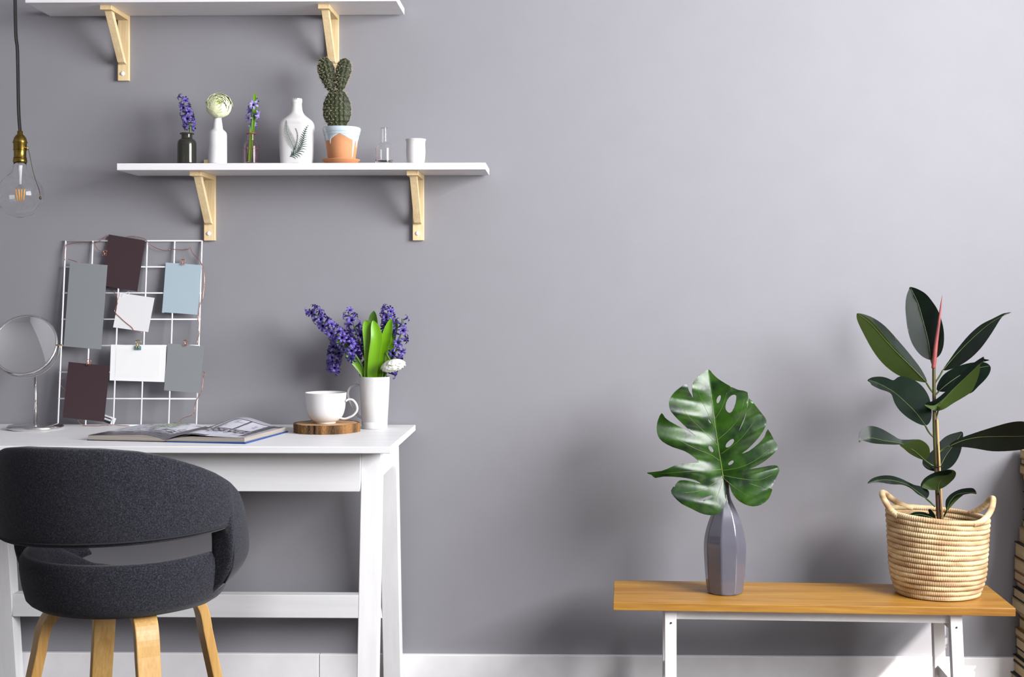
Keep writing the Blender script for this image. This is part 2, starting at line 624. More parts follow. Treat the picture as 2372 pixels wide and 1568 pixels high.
def place(o, parent, pos, quat, scale=1.0):
    o.parent = parent
    o.location = Vector(pos) - ORG[parent.name]
    o.rotation_mode = 'QUATERNION'
    o.rotation_quaternion = quat
    o.scale = (scale,) * 3


# ------------------------------------------------------------------ the room
ZF = -0.014          # floor level


def struct(name, vf, m, parent=None, smooth=False):
    o = mk(name, vf, m, parent, smooth)
    o['kind'] = 'structure'
    return o


struct('wall_back', box(ROOM_X0, ROOM_X1, 0, 0.12, ZF, ROOM_H), M['wall'])
struct('wall_left', box(ROOM_X0 - 0.12, ROOM_X0, ROOM_Y0, 0.0, ZF, ROOM_H), M['sidewall'])
struct('wall_front', box(ROOM_X0, ROOM_X1, ROOM_Y0 - 0.12, ROOM_Y0, ZF, ROOM_H), M['sidewall'])
struct('floor', box(ROOM_X0 - 0.12, ROOM_X1 + 0.2, ROOM_Y0 - 0.12, 0.12, ZF - 0.1, ZF), M['floor'])
struct('ceiling', box(ROOM_X0 - 0.12, ROOM_X1 + 0.2, ROOM_Y0 - 0.12, 0.12, ROOM_H, ROOM_H + 0.1), M['ceiling'])
X1, XT = ROOM_X1, ROOM_X1 + 0.12
struct('wall_right', join(box(X1, XT, ROOM_Y0, WIN_Y0, ZF, ROOM_H), box(X1, XT, WIN_Y1, 0.0, ZF, ROOM_H),
                          box(X1, XT, WIN_Y0, WIN_Y1, ZF, WIN_Z0), box(X1, XT, WIN_Y0, WIN_Y1, WIN_Z1, ROOM_H)), M['sidewall'])
w = thing('window_1', (X1 + 0.06, (WIN_Y0 + WIN_Y1) / 2, WIN_Z0), None, None)
w['kind'] = 'structure'
mk('window_frame', join(box(X1 + 0.04, X1 + 0.09, WIN_Y0, WIN_Y0 + 0.05, WIN_Z0, WIN_Z1), box(X1 + 0.04, X1 + 0.09, WIN_Y1 - 0.03, WIN_Y1, WIN_Z0, WIN_Z1),
                        box(X1 + 0.04, X1 + 0.09, WIN_Y0, WIN_Y1, WIN_Z0, WIN_Z0 + 0.04), box(X1 + 0.04, X1 + 0.09, WIN_Y0, WIN_Y1, WIN_Z1 - 0.05, WIN_Z1)), M['frame_w'], w, False)
mk('added_sun_blocker', box(X1 + 0.005, X1 + 0.012, WIN_Y0 + 0.01, WIN_Y1 - 0.01, BLOCKER_Z, WIN_Z1), M['added_sun_blocker'], w, False)  # unseen sheet added in the opening to cut the sun to a low patch

BBZ = 0.065
jx = P(739, 1540, -0.018).x
for x0, x1 in ((ROOM_X0, jx - 0.0007), (jx + 0.0007, ROOM_X1)):
    struct('baseboard_back', box(x0, x1, -0.018, 0.0, ZF, BBZ, 0.002), M['base'])

# ------------------------------------------------------------------ shelves and brackets
SH_T = 0.0195


def shelf(zb, pl, pr, label):
    xl, xr = P(pl, 400, 0).x, P(pr, 400, 0).x
    o = mk('wall_shelf', box(xl, xr, -0.2, -0.013, zb, zb + SH_T, 0.0012), M['shelf'], None, False)
    tag(o, label, 'shelf', 'white wall shelves')


ZS1, ZS2 = 1.9744, 1.4948
SH2 = ZS2 + SH_T
shelf(ZS1, 120, 938, 'long white board shelf above the bottles, carrying nothing in view')
shelf(ZS2, 322, 1134, 'long white board shelf carrying bottles, cactus and white cup')


def bracket(zb, xl_px, label):
    x0 = P(xl_px, 450, 0).x
    x1 = x0 + 0.0335
    xm = (x0 + x1) / 2
    t = thing('shelf_bracket', (xm, 0, zb - 0.194), label, 'bracket', 'pine shelf brackets')
    mk('upright', box(x0, x1, -0.0135, 0, zb - 0.194, zb + 0.048, 0.0012), M['pine'], t, False)
    mk('arm', box(x0, x1, -0.168, -0.0135, zb - 0.0135, zb, 0.0012), M['pine_h'], t, False)
    b0, b1 = xm - 0.0105, xm + 0.0105
    yb, yt = -0.0135, -0.135
    zl, zh = zb - 0.142, zb - 0.0135
    mk('brace', hexa([(b0, yb - 0.021, zl), (b1, yb - 0.021, zl), (b1, yb, zl - 0.004), (b0, yb, zl - 0.004)],
                     [(b0, yt - 0.012, zh), (b1, yt - 0.012, zh), (b1, yt + 0.012, zh), (b0, yt + 0.012, zh)], 0.0008), M['pine'], t, False)
    cz = zb - 0.173
    V, Fc = [], []
    prof = [(0.0066, 0), (0.0066, 0.001), (0.005, 0.0028), (0.0025, 0.0036), (0, 0.0038)]
    v, f = lathe(prof, (0, 0, 0), 20)
    v = [(xm - 0.002 + p[0], -0.0135 - p[2], cz + p[1]) for p in v]
    mk('screw_cap', (v, f), M['cap'], t)


bracket(ZS1, 276, 'pine bracket under the empty upper shelf, clear of the cactus')
bracket(ZS1, 760, 'pine bracket under the empty upper shelf, right behind the cactus')
bracket(ZS2, 475, 'pine bracket under the bottle shelf, beside the wire grid board')
bracket(ZS2, 957, 'pine bracket under the bottle shelf, below the white cup')

# ------------------------------------------------------------------ desk
DZ = 0.75
DX0, DX1, DYF, DYB = -1.705, -0.4455, -0.584, -0.008
desk = thing('writing_desk', ((DX0 + DX1) / 2, -0.3, 0), 'white stained wooden desk with splayed legs against the grey wall', 'desk')
mk('tabletop', box(DX0, DX1, DYF, DYB, DZ - 0.0175, DZ, 0.002), M['white_wood'], desk, False)
ZT = DZ - 0.0175
RX, LX = -0.507, -1.645
for cx in (LX, RX):
    a, b = cx - 0.026, cx + 0.026
    # front leg leans towards the room, rear leg towards the wall
    mk('leg', hexa([(a, -0.60, ZF), (b, -0.60, ZF), (b, -0.55, ZF), (a, -0.55, ZF)],
                   [(a, -0.50, ZT), (b, -0.50, ZT), (b, -0.445, ZT), (a, -0.445, ZT)], 0.002), M['white_leg'], desk, False)
    mk('leg', hexa([(a, -0.075, ZF), (b, -0.075, ZF), (b, -0.022, ZF), (a, -0.022, ZF)],
                   [(a, -0.185, ZT), (b, -0.185, ZT), (b, -0.13, ZT), (a, -0.13, ZT)], 0.002), M['white_leg'], desk, False)
    mk('side_rail', box(cx - 0.015, cx + 0.015, -0.45, -0.17, ZT - 0.085, ZT, 0.002), M['white_wood'], desk, False)
mk('apron', box(LX + 0.0262, RX - 0.0262, -0.512, -0.490, 0.624, ZT, 0.0018), M['white_wood'], desk, False)
mk('rear_apron', box(LX + 0.0262, RX - 0.0262, -0.19, -0.168, 0.64, ZT, 0.0018), M['white_wood'], desk, False)
mk('stretcher', box(LX + 0.0255, RX - 0.0255, -0.108, -0.066, 0.195, 0.262, 0.002), M['white_wood'], desk, False)

# ------------------------------------------------------------------ bench
HB = 0.32
BC = Vector((0.66, -0.318, 0))
brot = -0.045
bq = Matrix.Rotation(brot, 3, 'Z')


def BW(vf):
    return [tuple(BC + bq @ Vector(v)) for v in vf[0]], vf[1]


bench = thing('bench', (BC.x, BC.y, 0), 'low wooden bench with oak top and white painted legs', 'bench')


def mkb(name, vf, mat):
    o = mk(name, (vf[0], vf[1]), mat, None, False, (0, 0, 0))
    return o


def bench_part(name, vf, mat):
    o = mk(name, ([(v[0] + BC.x, v[1] + BC.y, v[2]) for v in vf[0]], vf[1]), mat, bench, False)
    return o


BL2, BD2, BT = 0.525, 0.138, 0.0215
top = bench_part('bench_top', box(-BL2, BL2, -BD2, BD2, HB - BT, HB, 0.0015), M['oak'])
LZ = HB - BT
for sx in (-1, 1):
    cx = -0.372 if sx < 0 else 0.377
    a, b = cx - 0.0155, cx + 0.0155
    s = 0.0 if sx < 0 else 0.012
    bench_part('leg', hexa([(a + s, -0.125, ZF), (b + s, -0.125, ZF), (b + s, -0.095, ZF), (a + s, -0.095, ZF)],
                           [(a, -0.117, LZ), (b, -0.117, LZ), (b, -0.087, LZ), (a, -0.087, LZ)], 0.0015), M['bench_white'])
    bench_part('leg', hexa([(a + s, 0.095, ZF), (b + s, 0.095, ZF), (b + s, 0.125, ZF), (a + s, 0.125, ZF)],
                           [(a, 0.087, LZ), (b, 0.087, LZ), (b, 0.117, LZ), (a, 0.117, LZ)], 0.0015), M['bench_white'])
    bench_part('top_cleat', box(a, b, -0.087, 0.087, LZ - 0.045, LZ, 0.0015), M['bench_white'])
    bench_part('cross_rail', box(a + 0.004 + s, b - 0.004 + s, -0.096, 0.096, 0.075, 0.105, 0.0015), M['bench_white'])
    v, f = lathe([(0.0026, 0), (0.0022, 0.0012), (0, 0.0014)], (0, 0, 0), 12)
    sc = bench_part('screw', ([(cx + 0.001 + p[0], -0.1175 - p[2] - 0.0012, LZ - 0.036 + p[1]) for p in v], f), M['screw'])
bench_part('front_rail', box(-0.358, 0.363, -0.100, -0.080, LZ - 0.030, LZ - 0.002, 0.0015), M['bench_white'])
bench_part('rear_rail', box(-0.358, 0.363, 0.080, 0.100, LZ - 0.030, LZ - 0.002, 0.0015), M['bench_white'])
bench.rotation_euler = (0, 0, brot)

# ------------------------------------------------------------------ chair
CH = Vector((-1.024, -0.905, 0))
CROT = math.radians(-12)
chair = thing('upholstered_chair', CH, 'charcoal felt tub chair with bentwood legs drawn up to the desk', 'chair')


def lerp_tab(tab, x):
    if x <= tab[0][0]: return tab[0][1]
    for (a, fa), (b, fb) in zip(tab, tab[1:]):
        if x <= b:
            t = (x - a) / (b - a)
            return fa + (fb - fa) * t
    return tab[-1][1]


TOPZ = [(0, 0.814), (20, 0.812), (36, 0.804), (46, 0.793), (56, 0.778), (66, 0.761), (76, 0.742), (88, 0.715), (98, 0.688), (106, 0.655), (114, 0.610), (122, 0.555), (128, 0.510)]


def r_prof(z, th):
    r = 0.256
    if z < 0.545:
        q = (0.545 - z) / 0.10
        r -= 0.058 * q * q
    return r + 0.045 * (z - 0.6) * math.cos(math.radians(th) * 0.7)


def chair_pt(th, r, z):
    a = math.radians(th) + CROT
    fwd = 1.0 + (0.10 if abs(th) > 90 else 0) * math.sin(math.radians(abs(th) - 90)) if abs(th) > 90 else 1.0
    return (CH.x + r * math.sin(a), CH.y - r * fwd * math.cos(a), z)


ths = []
t = -128.0
while t <= 128.01:
    ths.append(t)
    t += 1.0 if 78 <= abs(t) <= 94 else 3.0 if abs(t) < 100 else 2.0
NL = 44
V, Fc = [], []
for th in ths:
    A = abs(th)
    zt = lerp_tab(TOPZ, A)
    zb_band = 0.598 + (0.010 * max(0, th / 80.0)) - 0.012 * max(0, -th / 80.0)
    k = min(1, max(0, (A - 84.0) / 4.0))
    k = k * k * (3 - 2 * k)
    zb = zb_band * (1 - k) + (0.452 + 0.045 * max(0, A - 88) / 40) * k
    zm, hh, tt = (zt + zb) / 2, (zt - zb) / 2, 0.0215
    e = 0.42
    ez = max(0.16, min(0.9, 0.022 / max(hh, 0.02) * 2.2))
    for q in range(NL):
        al = 2 * PI * q / NL
        ca, sa = math.cos(al), math.sin(al)
        z = zm + hh * math.copysign(abs(sa) ** ez, sa) if abs(sa) > 1e-9 else zm
        # spread samples evenly over the tall sides
        off = tt * math.copysign(abs(ca) ** e, ca) if abs(ca) > 1e-9 else 0
        puff = 0.006 * (1 - ((z - zm) / hh) ** 2)
        V.append(chair_pt(th, r_prof(z, th) + off + (puff if off > 0 else -puff), z))
m = len(ths)
for i in range(m - 1):
    for q in range(NL):
        l = (q + 1) % NL
        Fc.append((i * NL + q, (i + 1) * NL + q, (i + 1) * NL + l, i * NL + l))
Fc.append(tuple(range(NL)))
Fc.append(tuple((m - 1) * NL + q for q in range(NL))[::-1])
back = mk('backrest', (V, Fc), M['felt'], chair)
# seams along the lower edge of the back and round the opening
pts = []
for th in range(-82, 83, 4):
    zb = 0.598 + (0.010 * max(0, th / 80.0)) - 0.012 * max(0, -th / 80.0)
    pts.append(chair_pt(th, r_prof(zb + 0.012, th) + 0.0215, zb + 0.010))
mk('seam', tube(pts, 0.0022, 6), M['seam'], back)
for sg in (-1, 1):
    pts = [chair_pt(sg * 88, r_prof(z, 88) + 0.0255, z) for z in [0.598 - 0.0115 * i for i in range(11)]]
    mk('seam', tube(pts, 0.0022, 6), M['seam'], back)
# bucket seat: rounded underside, rolled rim, dished sitting surface
V, Fc = [], []
NA = 96


def rim_z(th):
    A = abs(th)
    return lerp_tab([(0, 0.552), (50, 0.552), (85, 0.556), (105, 0.535), (130, 0.480), (150, 0.462), (180, 0.455)], A)


sprof = [(0.02, 0.0, 0), (0.12, 0.001, 0), (0.170, 0.005, 0), (0.192, 0.011, 0), (0.206, 0.020, 0), (0.213, 0.028, 0), (0.221, 0.35, 1), (0.2265, 0.7, 1), (0.2255, 0.88, 1), (0.219, 0.98, 1),
         (0.209, 1.0, 1), (0.199, 0.96, 1), (0.190, 0.82, 1), (0.180, 0.50, 1), (0.160, 0.28, 1), (0.10, 0.16, 1), (0.02, 0.12, 1)]
SB = 0.420
for (r, h, kind) in sprof:
    for k in range(NA):
        th = -180 + 360 * k / NA
        zz = SB + h if kind == 0 else SB + 0.020 + (rim_z(th) - SB - 0.020) * h
        rr0 = r * (1.06 if abs(th) > 90 else 1.0 + 0.06 * (abs(th) / 90) ** 3)
        a = math.radians(th) + CROT
        V.append((CH.x + rr0 * math.sin(a), CH.y - rr0 * math.cos(a), zz))
for i in range(len(sprof) - 1):
    for k in range(NA):
        l = (k + 1) % NA
        Fc.append((i * NA + k, i * NA + l, (i + 1) * NA + l, (i + 1) * NA + k))
Fc.append(tuple(range(NA))[::-1]); Fc.append(tuple((len(sprof) - 1) * NA + k for k in range(NA)))
mk('seat', (V, Fc), M['felt'], chair)
# bent plywood legs
prof = [(0.03, 0.437), (0.10, 0.436), (0.135, 0.432), (0.158, 0.421), (0.174, 0.402), (0.184, 0.375), (0.190, 0.34), (0.265, ZF)]
prof = [(v.x, v.y) for v in catmull([Vector((a, b)) for a, b in prof[:-1]], 3)] + [prof[-1]]
for ang in (45, -45, 135, -135):
    a = math.radians(ang) + CROT
    d = Vector((math.sin(a), -math.cos(a), 0))
    sd = Vector((math.cos(a), math.sin(a), 0))
    V, Fc = [], []
    for i, (r, z) in enumerate(prof):
        r0, z0 = prof[max(i - 1, 0)]; r1, z1 = prof[min(i + 1, len(prof) - 1)]
        tl = math.hypot(r1 - r0, z1 - z0)
        nr, nz = -(z1 - z0) / tl, (r1 - r0) / tl
        wv = 0.0265 - 0.003 * max(0, (0.4 - z)) / 0.4
        th = 0.0115
        for (u, v_) in ((-1, 1), (1, 1), (1, -1), (-1, -1)):
            p = CH + d * (r + nr * th * v_) + sd * (wv * u)
            V.append((p.x, p.y, max(ZF, z + nz * th * v_)))
    for i in range(len(prof) - 1):
        for k in range(4):
            l = (k + 1) % 4
            Fc.append((i * 4 + k, (i + 1) * 4 + k, (i + 1) * 4 + l, i * 4 + l))
    Fc.append((0, 1, 2, 3)); Fc.append(tuple(range(len(V) - 4, len(V)))[::-1])
    lg = mk('leg', (V, Fc), M['ply'], chair, False)
    md = lg.modifiers.new('round', 'BEVEL')
    md.width = 0.0025; md.segments = 2; md.limit_method = 'ANGLE'; md.angle_limit = math.radians(60)

# ------------------------------------------------------------------ flowers: shared pieces
def floret_mesh(name, mat):
    V, Fc, S = [], [], []
    n = 8
    for (r, a) in ((0.0012, -0.016), (0.0028, -0.012), (0.0030, -0.005), (0.0042, 0.0005)):
        for k in range(n):
            p = 2 * PI * k / n
            V.append((r * math.cos(p), r * math.sin(p), a)); S.append(0.0)
    for i in range(3):
        for k in range(n):
            l = (k + 1) % n
            Fc.append((i * n + k, i * n + l, (i + 1) * n + l, (i + 1) * n + k))
    cl = [(0.0032, -0.001, 0.0020), (0.0062, 0.0036, 0.0030), (0.0100, 0.0048, 0.0034), (0.0138, 0.0030, 0.0026), (0.0162, -0.0012, 0.0010)]
    for pt in range(6):
        a = PI / 3 * pt
        ca, sa = math.cos(a), math.sin(a)
        lift = 0.0012 if pt % 2 else 0.0
        k0 = len(V)
        for (r, z, w) in cl:
            for q, zz in ((-1, 0.0008), (0, -0.0004), (1, 0.0008)):
                V.append((r * ca - q * w * sa, r * sa + q * w * ca, z + zz + lift))
                S.append(1.0 if q else 0.35)
        for i in range(len(cl) - 1):
            for q in range(2):
                Fc.append((k0 + i * 3 + q, k0 + i * 3 + q + 1, k0 + (i + 1) * 3 + q + 1, k0 + (i + 1) * 3 + q))
    me = bpy.data.meshes.new(name)
    me.from_pydata(V, [], Fc)
    me.materials.append(mat)
    me.polygons.foreach_set('use_smooth', [True] * len(me.polygons))
    at = me.attributes.new('streak', 'FLOAT', 'POINT')
    at.data.foreach_set('value', S)
    return me


ME_FLORET = floret_mesh('floret', M['hy_petal'])
ME_FLORET_L = floret_mesh('pale_floret', M['hy_light'])


def path_at(pts, t):
    d = [0]
    for a, b in zip(pts, pts[1:]):
        d.append(d[-1] + (b - a).length)
    s = t * d[-1]
    for i in range(len(pts) - 1):
        if s <= d[i + 1] or i == len(pts) - 2:
            k = (s - d[i]) / max(1e-9, d[i + 1] - d[i])
            return pts[i].lerp(pts[i + 1], k), (pts[i + 1] - pts[i]).normalized()


WAITING = []


def mesh_tree(me, mtx):
    return BVHTree.FromPolygons([mtx @ v.co for v in me.vertices], [tuple(p.vertices) for p in me.polygons])


def set_florets(roots):
    """florets of the stems waiting; none may run into another thing of the same bunch"""
    solid = []
    for r in roots:
        for o in [r] + list(r.children):
            if o.type == 'MESH':
                solid.append(('leaf' if o.name.startswith('leaf') else r.name, mesh_tree(o.data, Matrix.Translation(ORG[r.name]))))
    for t, st, t0, n, size, me, spread in WAITING:
        for i in range(n):
            u = t0 + (1 - t0) * (i + 0.5) / n
            p, tg = path_at(st, u)
            a = Vector((1, 0, 0)) if abs(tg.x) < 0.8 else Vector((0, 1, 0))
            e1 = tg.cross(a).normalized(); e2 = tg.cross(e1)
            up = -0.25 + 0.9 * (i / n) ** 2
            az0 = i * 2.39996 + R.uniform(-.3, .3)
            sc0 = size * R.uniform(0.88, 1.1) * (1 - 0.25 * (i / n) ** 3)
            best = None
            for k in range(30):
                az = az0 + 0.45 * ((k + 1) // 2) * (1 if k % 2 else -1) * (k > 0)
                sc = sc0 * (1.0 if k < 15 else 0.8)
                dr = (e1 * math.cos(az) + e2 * math.sin(az) + tg * (up + (0.5 if 8 <= k < 15 or k > 22 else 0))).normalized()
                q = dr.to_track_quat('Z', 'Y') @ Quaternion((0, 0, 1), R.uniform(0, PI))
                pos = p + dr * spread * sc
                tr = mesh_tree(me, Matrix.Translation(pos) @ q.to_matrix().to_4x4() @ Matrix.Scale(sc, 4))
                hits = sum(len(tr.overlap(s_)) for nm, s_ in solid if nm != t.name)
                if best is None or hits < best[0]:
                    best = (hits, pos, q, sc, tr)
                if hits == 0:
                    break
            _, pos, q, sc, tr = best
            o = bpy.data.objects.new('floret', me)
            col.objects.link(o)
            place(o, t, pos, q, sc)
            solid.append((t.name, tr))
    WAITING.clear()


def hyacinth(stem, t0, n, size, label, group, mesh=None, rstem=0.0035, spread=0.013, only=None):
    st = [Vector(p) for p in stem]
    st = catmull(st, 6)
    t = thing('hyacinth', st[0], label, 'flower', group)
    mk('stem', tube(st, [rstem * (1 - 0.45 * i / len(st)) for i in range(len(st))], 8), M['hy_stem'], t)
    WAITING.append((t, st, t0, n, size, mesh or ME_FLORET, spread))
    return t


def blade(pts, w, name, mat, parent, twist=0.0, fold=0.25, face=(0, -1, 0)):
    """long pointed leaf along 3-D points, slightly folded along its middle"""
    st = catmull([Vector(p) for p in pts], 8)
    V, Fc = [], []
    m = len(st)
    for i, p in enumerate(st):
        u = i / (m - 1)
        tg = (st[min(i + 1, m - 1)] - st[max(i - 1, 0)]).normalized()
        nv = Vector(face)
        nv = Quaternion(tg, twist * u) @ nv
        sd = tg.cross(nv).normalized()
        nn = sd.cross(tg).normalized()
        ww = w * (0.62 + 0.55 * math.sin(min(1, u * 1.25) * PI * 0.62)) * (1 - max(0, (u - 0.72) / 0.28) ** 2.2) + 0.0004
        for q in (-1, -0.5, 0, 0.5, 1):
            V.append(p + sd * (ww * q) + nn * (fold * ww * q * q))
    for i in range(m - 1):
        for q in range(4):
            Fc.append((i * 5 + q, i * 5 + q + 1, (i + 1) * 5 + q + 1, (i + 1) * 5 + q))
    o = mk(name, (V, Fc), mat, parent)
    solidify(o, 0.0014)
    return o


def ranunculus(center, axis, rad, stem, label, mats, group=None, seed=1, flare=0.0):
    rr = random.Random(seed)
    ax = Vector(axis).normalized()
    t = thing('ranunculus', stem[0], label, 'flower', group)
    st = catmull([Vector(p) for p in stem], 5)
    mk('stem', tube(st, 0.0026, 8), M['hy_stem'], t)
    e1 = ax.cross(Vector((0, 1, 0.3))).normalized(); e2 = ax.cross(e1)
    mk('bud', lathe([(0, -rad * .2), (rad * .2, -rad * .12), (rad * .30, 0.0), (rad * .2, rad * .14), (0, rad * .2)], Vector(center) + ax * rad * 0.02, 16), mats[1], t)
    layers = [(0.34, 3, -6, 70), (0.46, 4, 4, 78), (0.57, 5, 11, 84), (0.67, 5, 18, 90), (0.76, 6, 25, 98), (0.85, 6, 32, 106), (0.93, 7, 42, 116), (1.0, 7, 56, 130)]
    for li, (f, n, p0, p1) in enumerate(layers):
        for k in range(n):
            az0 = 2 * PI * k / n + li * 0.7 + rr.uniform(-.15, .15)
            half = PI / n * 1.35
            NU, NV = 9, 7
            V, Fc = [], []
            rj = rr.uniform(0.96, 1.05)
            for i in range(NU + 1):
                u = -1 + 2 * i / NU
                for j in range(NV + 1):
                    v = j / NV
                    q0 = p0 + flare * f ** 3
                    pol = math.radians(q0 + (p1 + 25 - q0) * v)
                    edge = (1 - v) ** 2
                    pol += edge * (0.26 * u * u + 0.05 * math.sin(5 * u + k))
                    az = az0 + half * u * (0.72 + 0.28 * (1 - v))
                    r = rad * f * rj * (1 + 0.05 * (1 - v) ** 3 + (0.012 + 0.0012 * flare) * math.sin(7 * u + k * 2) * (1 - v))
                    h = r * math.cos(pol) * (0.74 - 0.0035 * flare)
                    s = r * math.sin(pol)
                    V.append(Vector(center) + ax * h + e1 * (s * math.cos(az)) + e2 * (s * math.sin(az)))
            for i in range(NU):
                for j in range(NV):
                    Fc.append((i * (NV + 1) + j, (i + 1) * (NV + 1) + j, (i + 1) * (NV + 1) + j + 1, i * (NV + 1) + j + 1))
            o = mk('petal', (V, Fc), mats[0] if li > 2 else mats[1], t)
            solidify(o, 0.0006)
    return t


# ------------------------------------------------------------------ things on the bottle shelf
YS = -0.145


def shelf_at(px, y=YS):
    p = P(px, 378, y)
    return Vector((p.x, y, SH2))


SC = F / (DIST + YS + 0.02)          # pixels per metre there


def hz(py, y=YS):
    return P(600, py, y).z - SH2


def glass_vessel(outer, wall, floor_t):
    """closed profile: outside up, inside down"""
    o = smooth_prof(outer, 4)
    inn = [(max(0.0008, r - wall), z) for r, z in o if z > floor_t][::-1]
    return [(0, 0)] + o + inn + [(0, floor_t)]


# dark bottle
c = shelf_at(433)
bt = thing('dark_bottle', c, 'small dark olive glass apothecary bottle holding a deep blue hyacinth', 'bottle')
k = 1 / SC
prof = [(0.0200, 0.0), (0.0262, 0.003), (0.0272, 0.012), (0.0272, 0.045), (0.0270, 0.060), (0.0255, 0.068), (0.0215, 0.0735), (0.0166, 0.077), (0.0158, 0.081), (0.0158, 0.090)]
mk('glass', lathe(glass_vessel(prof, 0.002, 0.004), c, 40), M['dark_glass'], bt)
lip = lathe([(0.0138, 0.0885), (0.0200, 0.0885), (0.0208, 0.0905), (0.0200, 0.0925), (0.0138, 0.0925), (0.0138, 0.0885)], c, 40)
mk('lip', lip, M['dark_glass'], bt)
hyacinth([c + Vector((-0.002, 0, 0.012)), P(441, 306, YS), P(436, 280, YS), P(428, 248, YS), P(424, 226, YS)], 0.52, 15, 0.86,
         'short deep blue hyacinth stem standing in the dark glass bottle', 'single flowers on the shelf', spread=0.016)

# white embossed bottle
c = shelf_at(504)
bt = thing('white_bottle', c, 'slim white ceramic bottle with embossed side, holding a cream ranunculus', 'bottle')
prof = [(0.0, 0.0), (0.0250, 0.0), (0.0265, 0.003), (0.0268, 0.010), (0.0266, 0.078), (0.0262, 0.089), (0.0235, 0.096), (0.0165, 0.1025), (0.0148, 0.108), (0.0130, 0.122), (0.0113, 0.133), (0.0113, 0.137)]
prof = [prof[0]] + smooth_prof(prof[1:], 4) + [(0.0085, 0.137), (0.0085, 0.10), (0, 0.098)]
mk('body', lathe(prof, c, 48), M['bottle_ceramic'], bt)
# illegible raised lettering: rows of small relief marks
V, Fc = [], []
rr = random.Random(4)
for row in range(3):
    for i in range(5):
        a = -PI / 2 - 0.42 + i * 0.16
        z = 0.052 - row * 0.0125
        for q in range(2):
            aa = a + q * 0.07
            z0, z1 = z - 0.0035, z + 0.0035
            if q: z0 = z + 0.0
            w = 0.022
            ring = [(0.0266, aa - w, z0), (0.0266, aa + w, z0), (0.0266, aa + w, z1), (0.0266, aa - w, z1),
                    (0.0270, aa - w * .6, z0 + .001), (0.0270, aa + w * .6, z0 + .001), (0.0270, aa + w * .6, z1 - .001), (0.0270, aa - w * .6, z1 - .001)]
            b0 = len(V)
            V += [(c.x + r * math.cos(t_), c.y + r * math.sin(t_), c.z + zz) for r, t_, zz in ring]
            Fc += [tuple(b0 + i_ for i_ in f) for f in ((4, 5, 6, 7), (0, 1, 5, 4), (1, 2, 6, 5), (2, 3, 7, 6), (3, 0, 4, 7))]
mk('embossing', (V, Fc), M['bottle_ceramic'], bt)
fc = P(507, 245, YS - 0.006)
ranunculus(fc, (0.26, -0.80, 0.42), 0.0365, [c + Vector((0, 0, 0.102)), c + Vector((0, 0, 0.139)), fc + Vector((-0.004, 0.006, -0.012))],
           'cream ranunculus bloom resting on the mouth of the slim white bottle', (M['ran'], M['ran_in']), 'single flowers on the shelf')

# pink glass bottle
c = shelf_at(582)
bt = thing('pink_bottle', c, 'small clear pinkish glass bottle holding a pale hyacinth with a leaf', 'bottle')
prof = [(0.0170, 0.0), (0.0212, 0.002), (0.0222, 0.008), (0.0222, 0.046), (0.0214, 0.056), (0.0185, 0.0635), (0.0125, 0.069), (0.0112, 0.073), (0.0112, 0.090)]
mk('glass', lathe(glass_vessel(prof, 0.0014, 0.003), c, 40), M['pink_glass'], bt)
mk('lip', lathe([(0.0100, 0.0895), (0.0142, 0.0895), (0.0148, 0.0908), (0.0142, 0.0921), (0.0100, 0.0921), (0.0100, 0.0895)], c, 32), M['pink_line'], bt)
mk('ring_line', tube([(c.x + 0.0224 * math.cos(a), c.y + 0.0224 * math.sin(a), c.z + 0.0465) for a in [2 * PI * i / 36 for i in range(36)]], 0.0005, 6, closed=True), M['pink_line'], bt)
hy = hyacinth([P(575, 374, YS), P(580, 330, YS), P(583, 290, YS), P(585, 262, YS), P(587, 232, YS)], 0.62, 6, 0.98,
              'pale lilac hyacinth with few florets standing in the pinkish bottle', 'single flowers on the shelf', ME_FLORET_L, 0.0048, 0.014)
blade([P(578, 374, YS - .006), P(582, 325, YS - .003), P(584, 300, YS - .002), P(586, 280, YS + .003), P(590, 245, YS + .006), P(590, 213, YS + .006)], 0.0054, 'leaf', M['hy_leaf'], hy)

set_florets([])

# white vase with fern print
c = shelf_at(687, -0.14)
vz = -0.14
bt = thing('fern_vase', c, 'white flask-shaped ceramic vase printed with green fern fronds', 'vase')
prof = [(0.0450, 0.0), (0.0462, 0.004), (0.0478, 0.030), (0.0500, 0.075), (0.0513, 0.100), (0.0512, 0.112), (0.0490, 0.121), (0.0430, 0.1295), (0.0330, 0.1375), (0.0230, 0.1460), (0.0180, 0.1550), (0.0158, 0.1660), (0.0152, 0.1775), (0.0152, 0.1790), (0.0160, 0.1800), (0.0160, 0.1900), (0.0150, 0.1918)]


def flask(a, z):
    t = min(1, max(0, (0.150 - z) / 0.035))
    n = 2 + 1.1 * t
    d = (abs(math.cos(a)) ** n + abs(math.sin(a)) ** n) ** (-1 / n)
    fy = 1 - 0.32 * t
    return (d, d * fy)


sp = smooth_prof(prof, 4)
mk('body', lathe([(0, 0)] + sp + [(0.0110, 0.1915), (0.0110, 0.155), (0, 0.15)], c, 96, flask), M['ceramic'], bt)


def vase_front(px, py):
    """point on the camera-side skin of the flask at a pixel"""
    y = vz - 0.034
    for _ in range(6):
        p = P(px, py, y)
        z = min(max(p.z - c.z, 0.001), 0.19)
        r = lerp_tab([(b, a) for a, b in sp], z)
        t = min(1, max(0, (0.150 - z) / 0.035))
        n = 2 + 1.1 * t
        u = min(0.97, abs(p.x - c.x) / r)
        y = vz - r * (1 - 0.32 * t) * (1 - u ** n) ** (1 / n) - 0.0012
    return P(px, py, y)


def fr(cx, cy):
    return (640 + cx / 9.22, 215 + cy / 9.22)


V, Fc = [], []


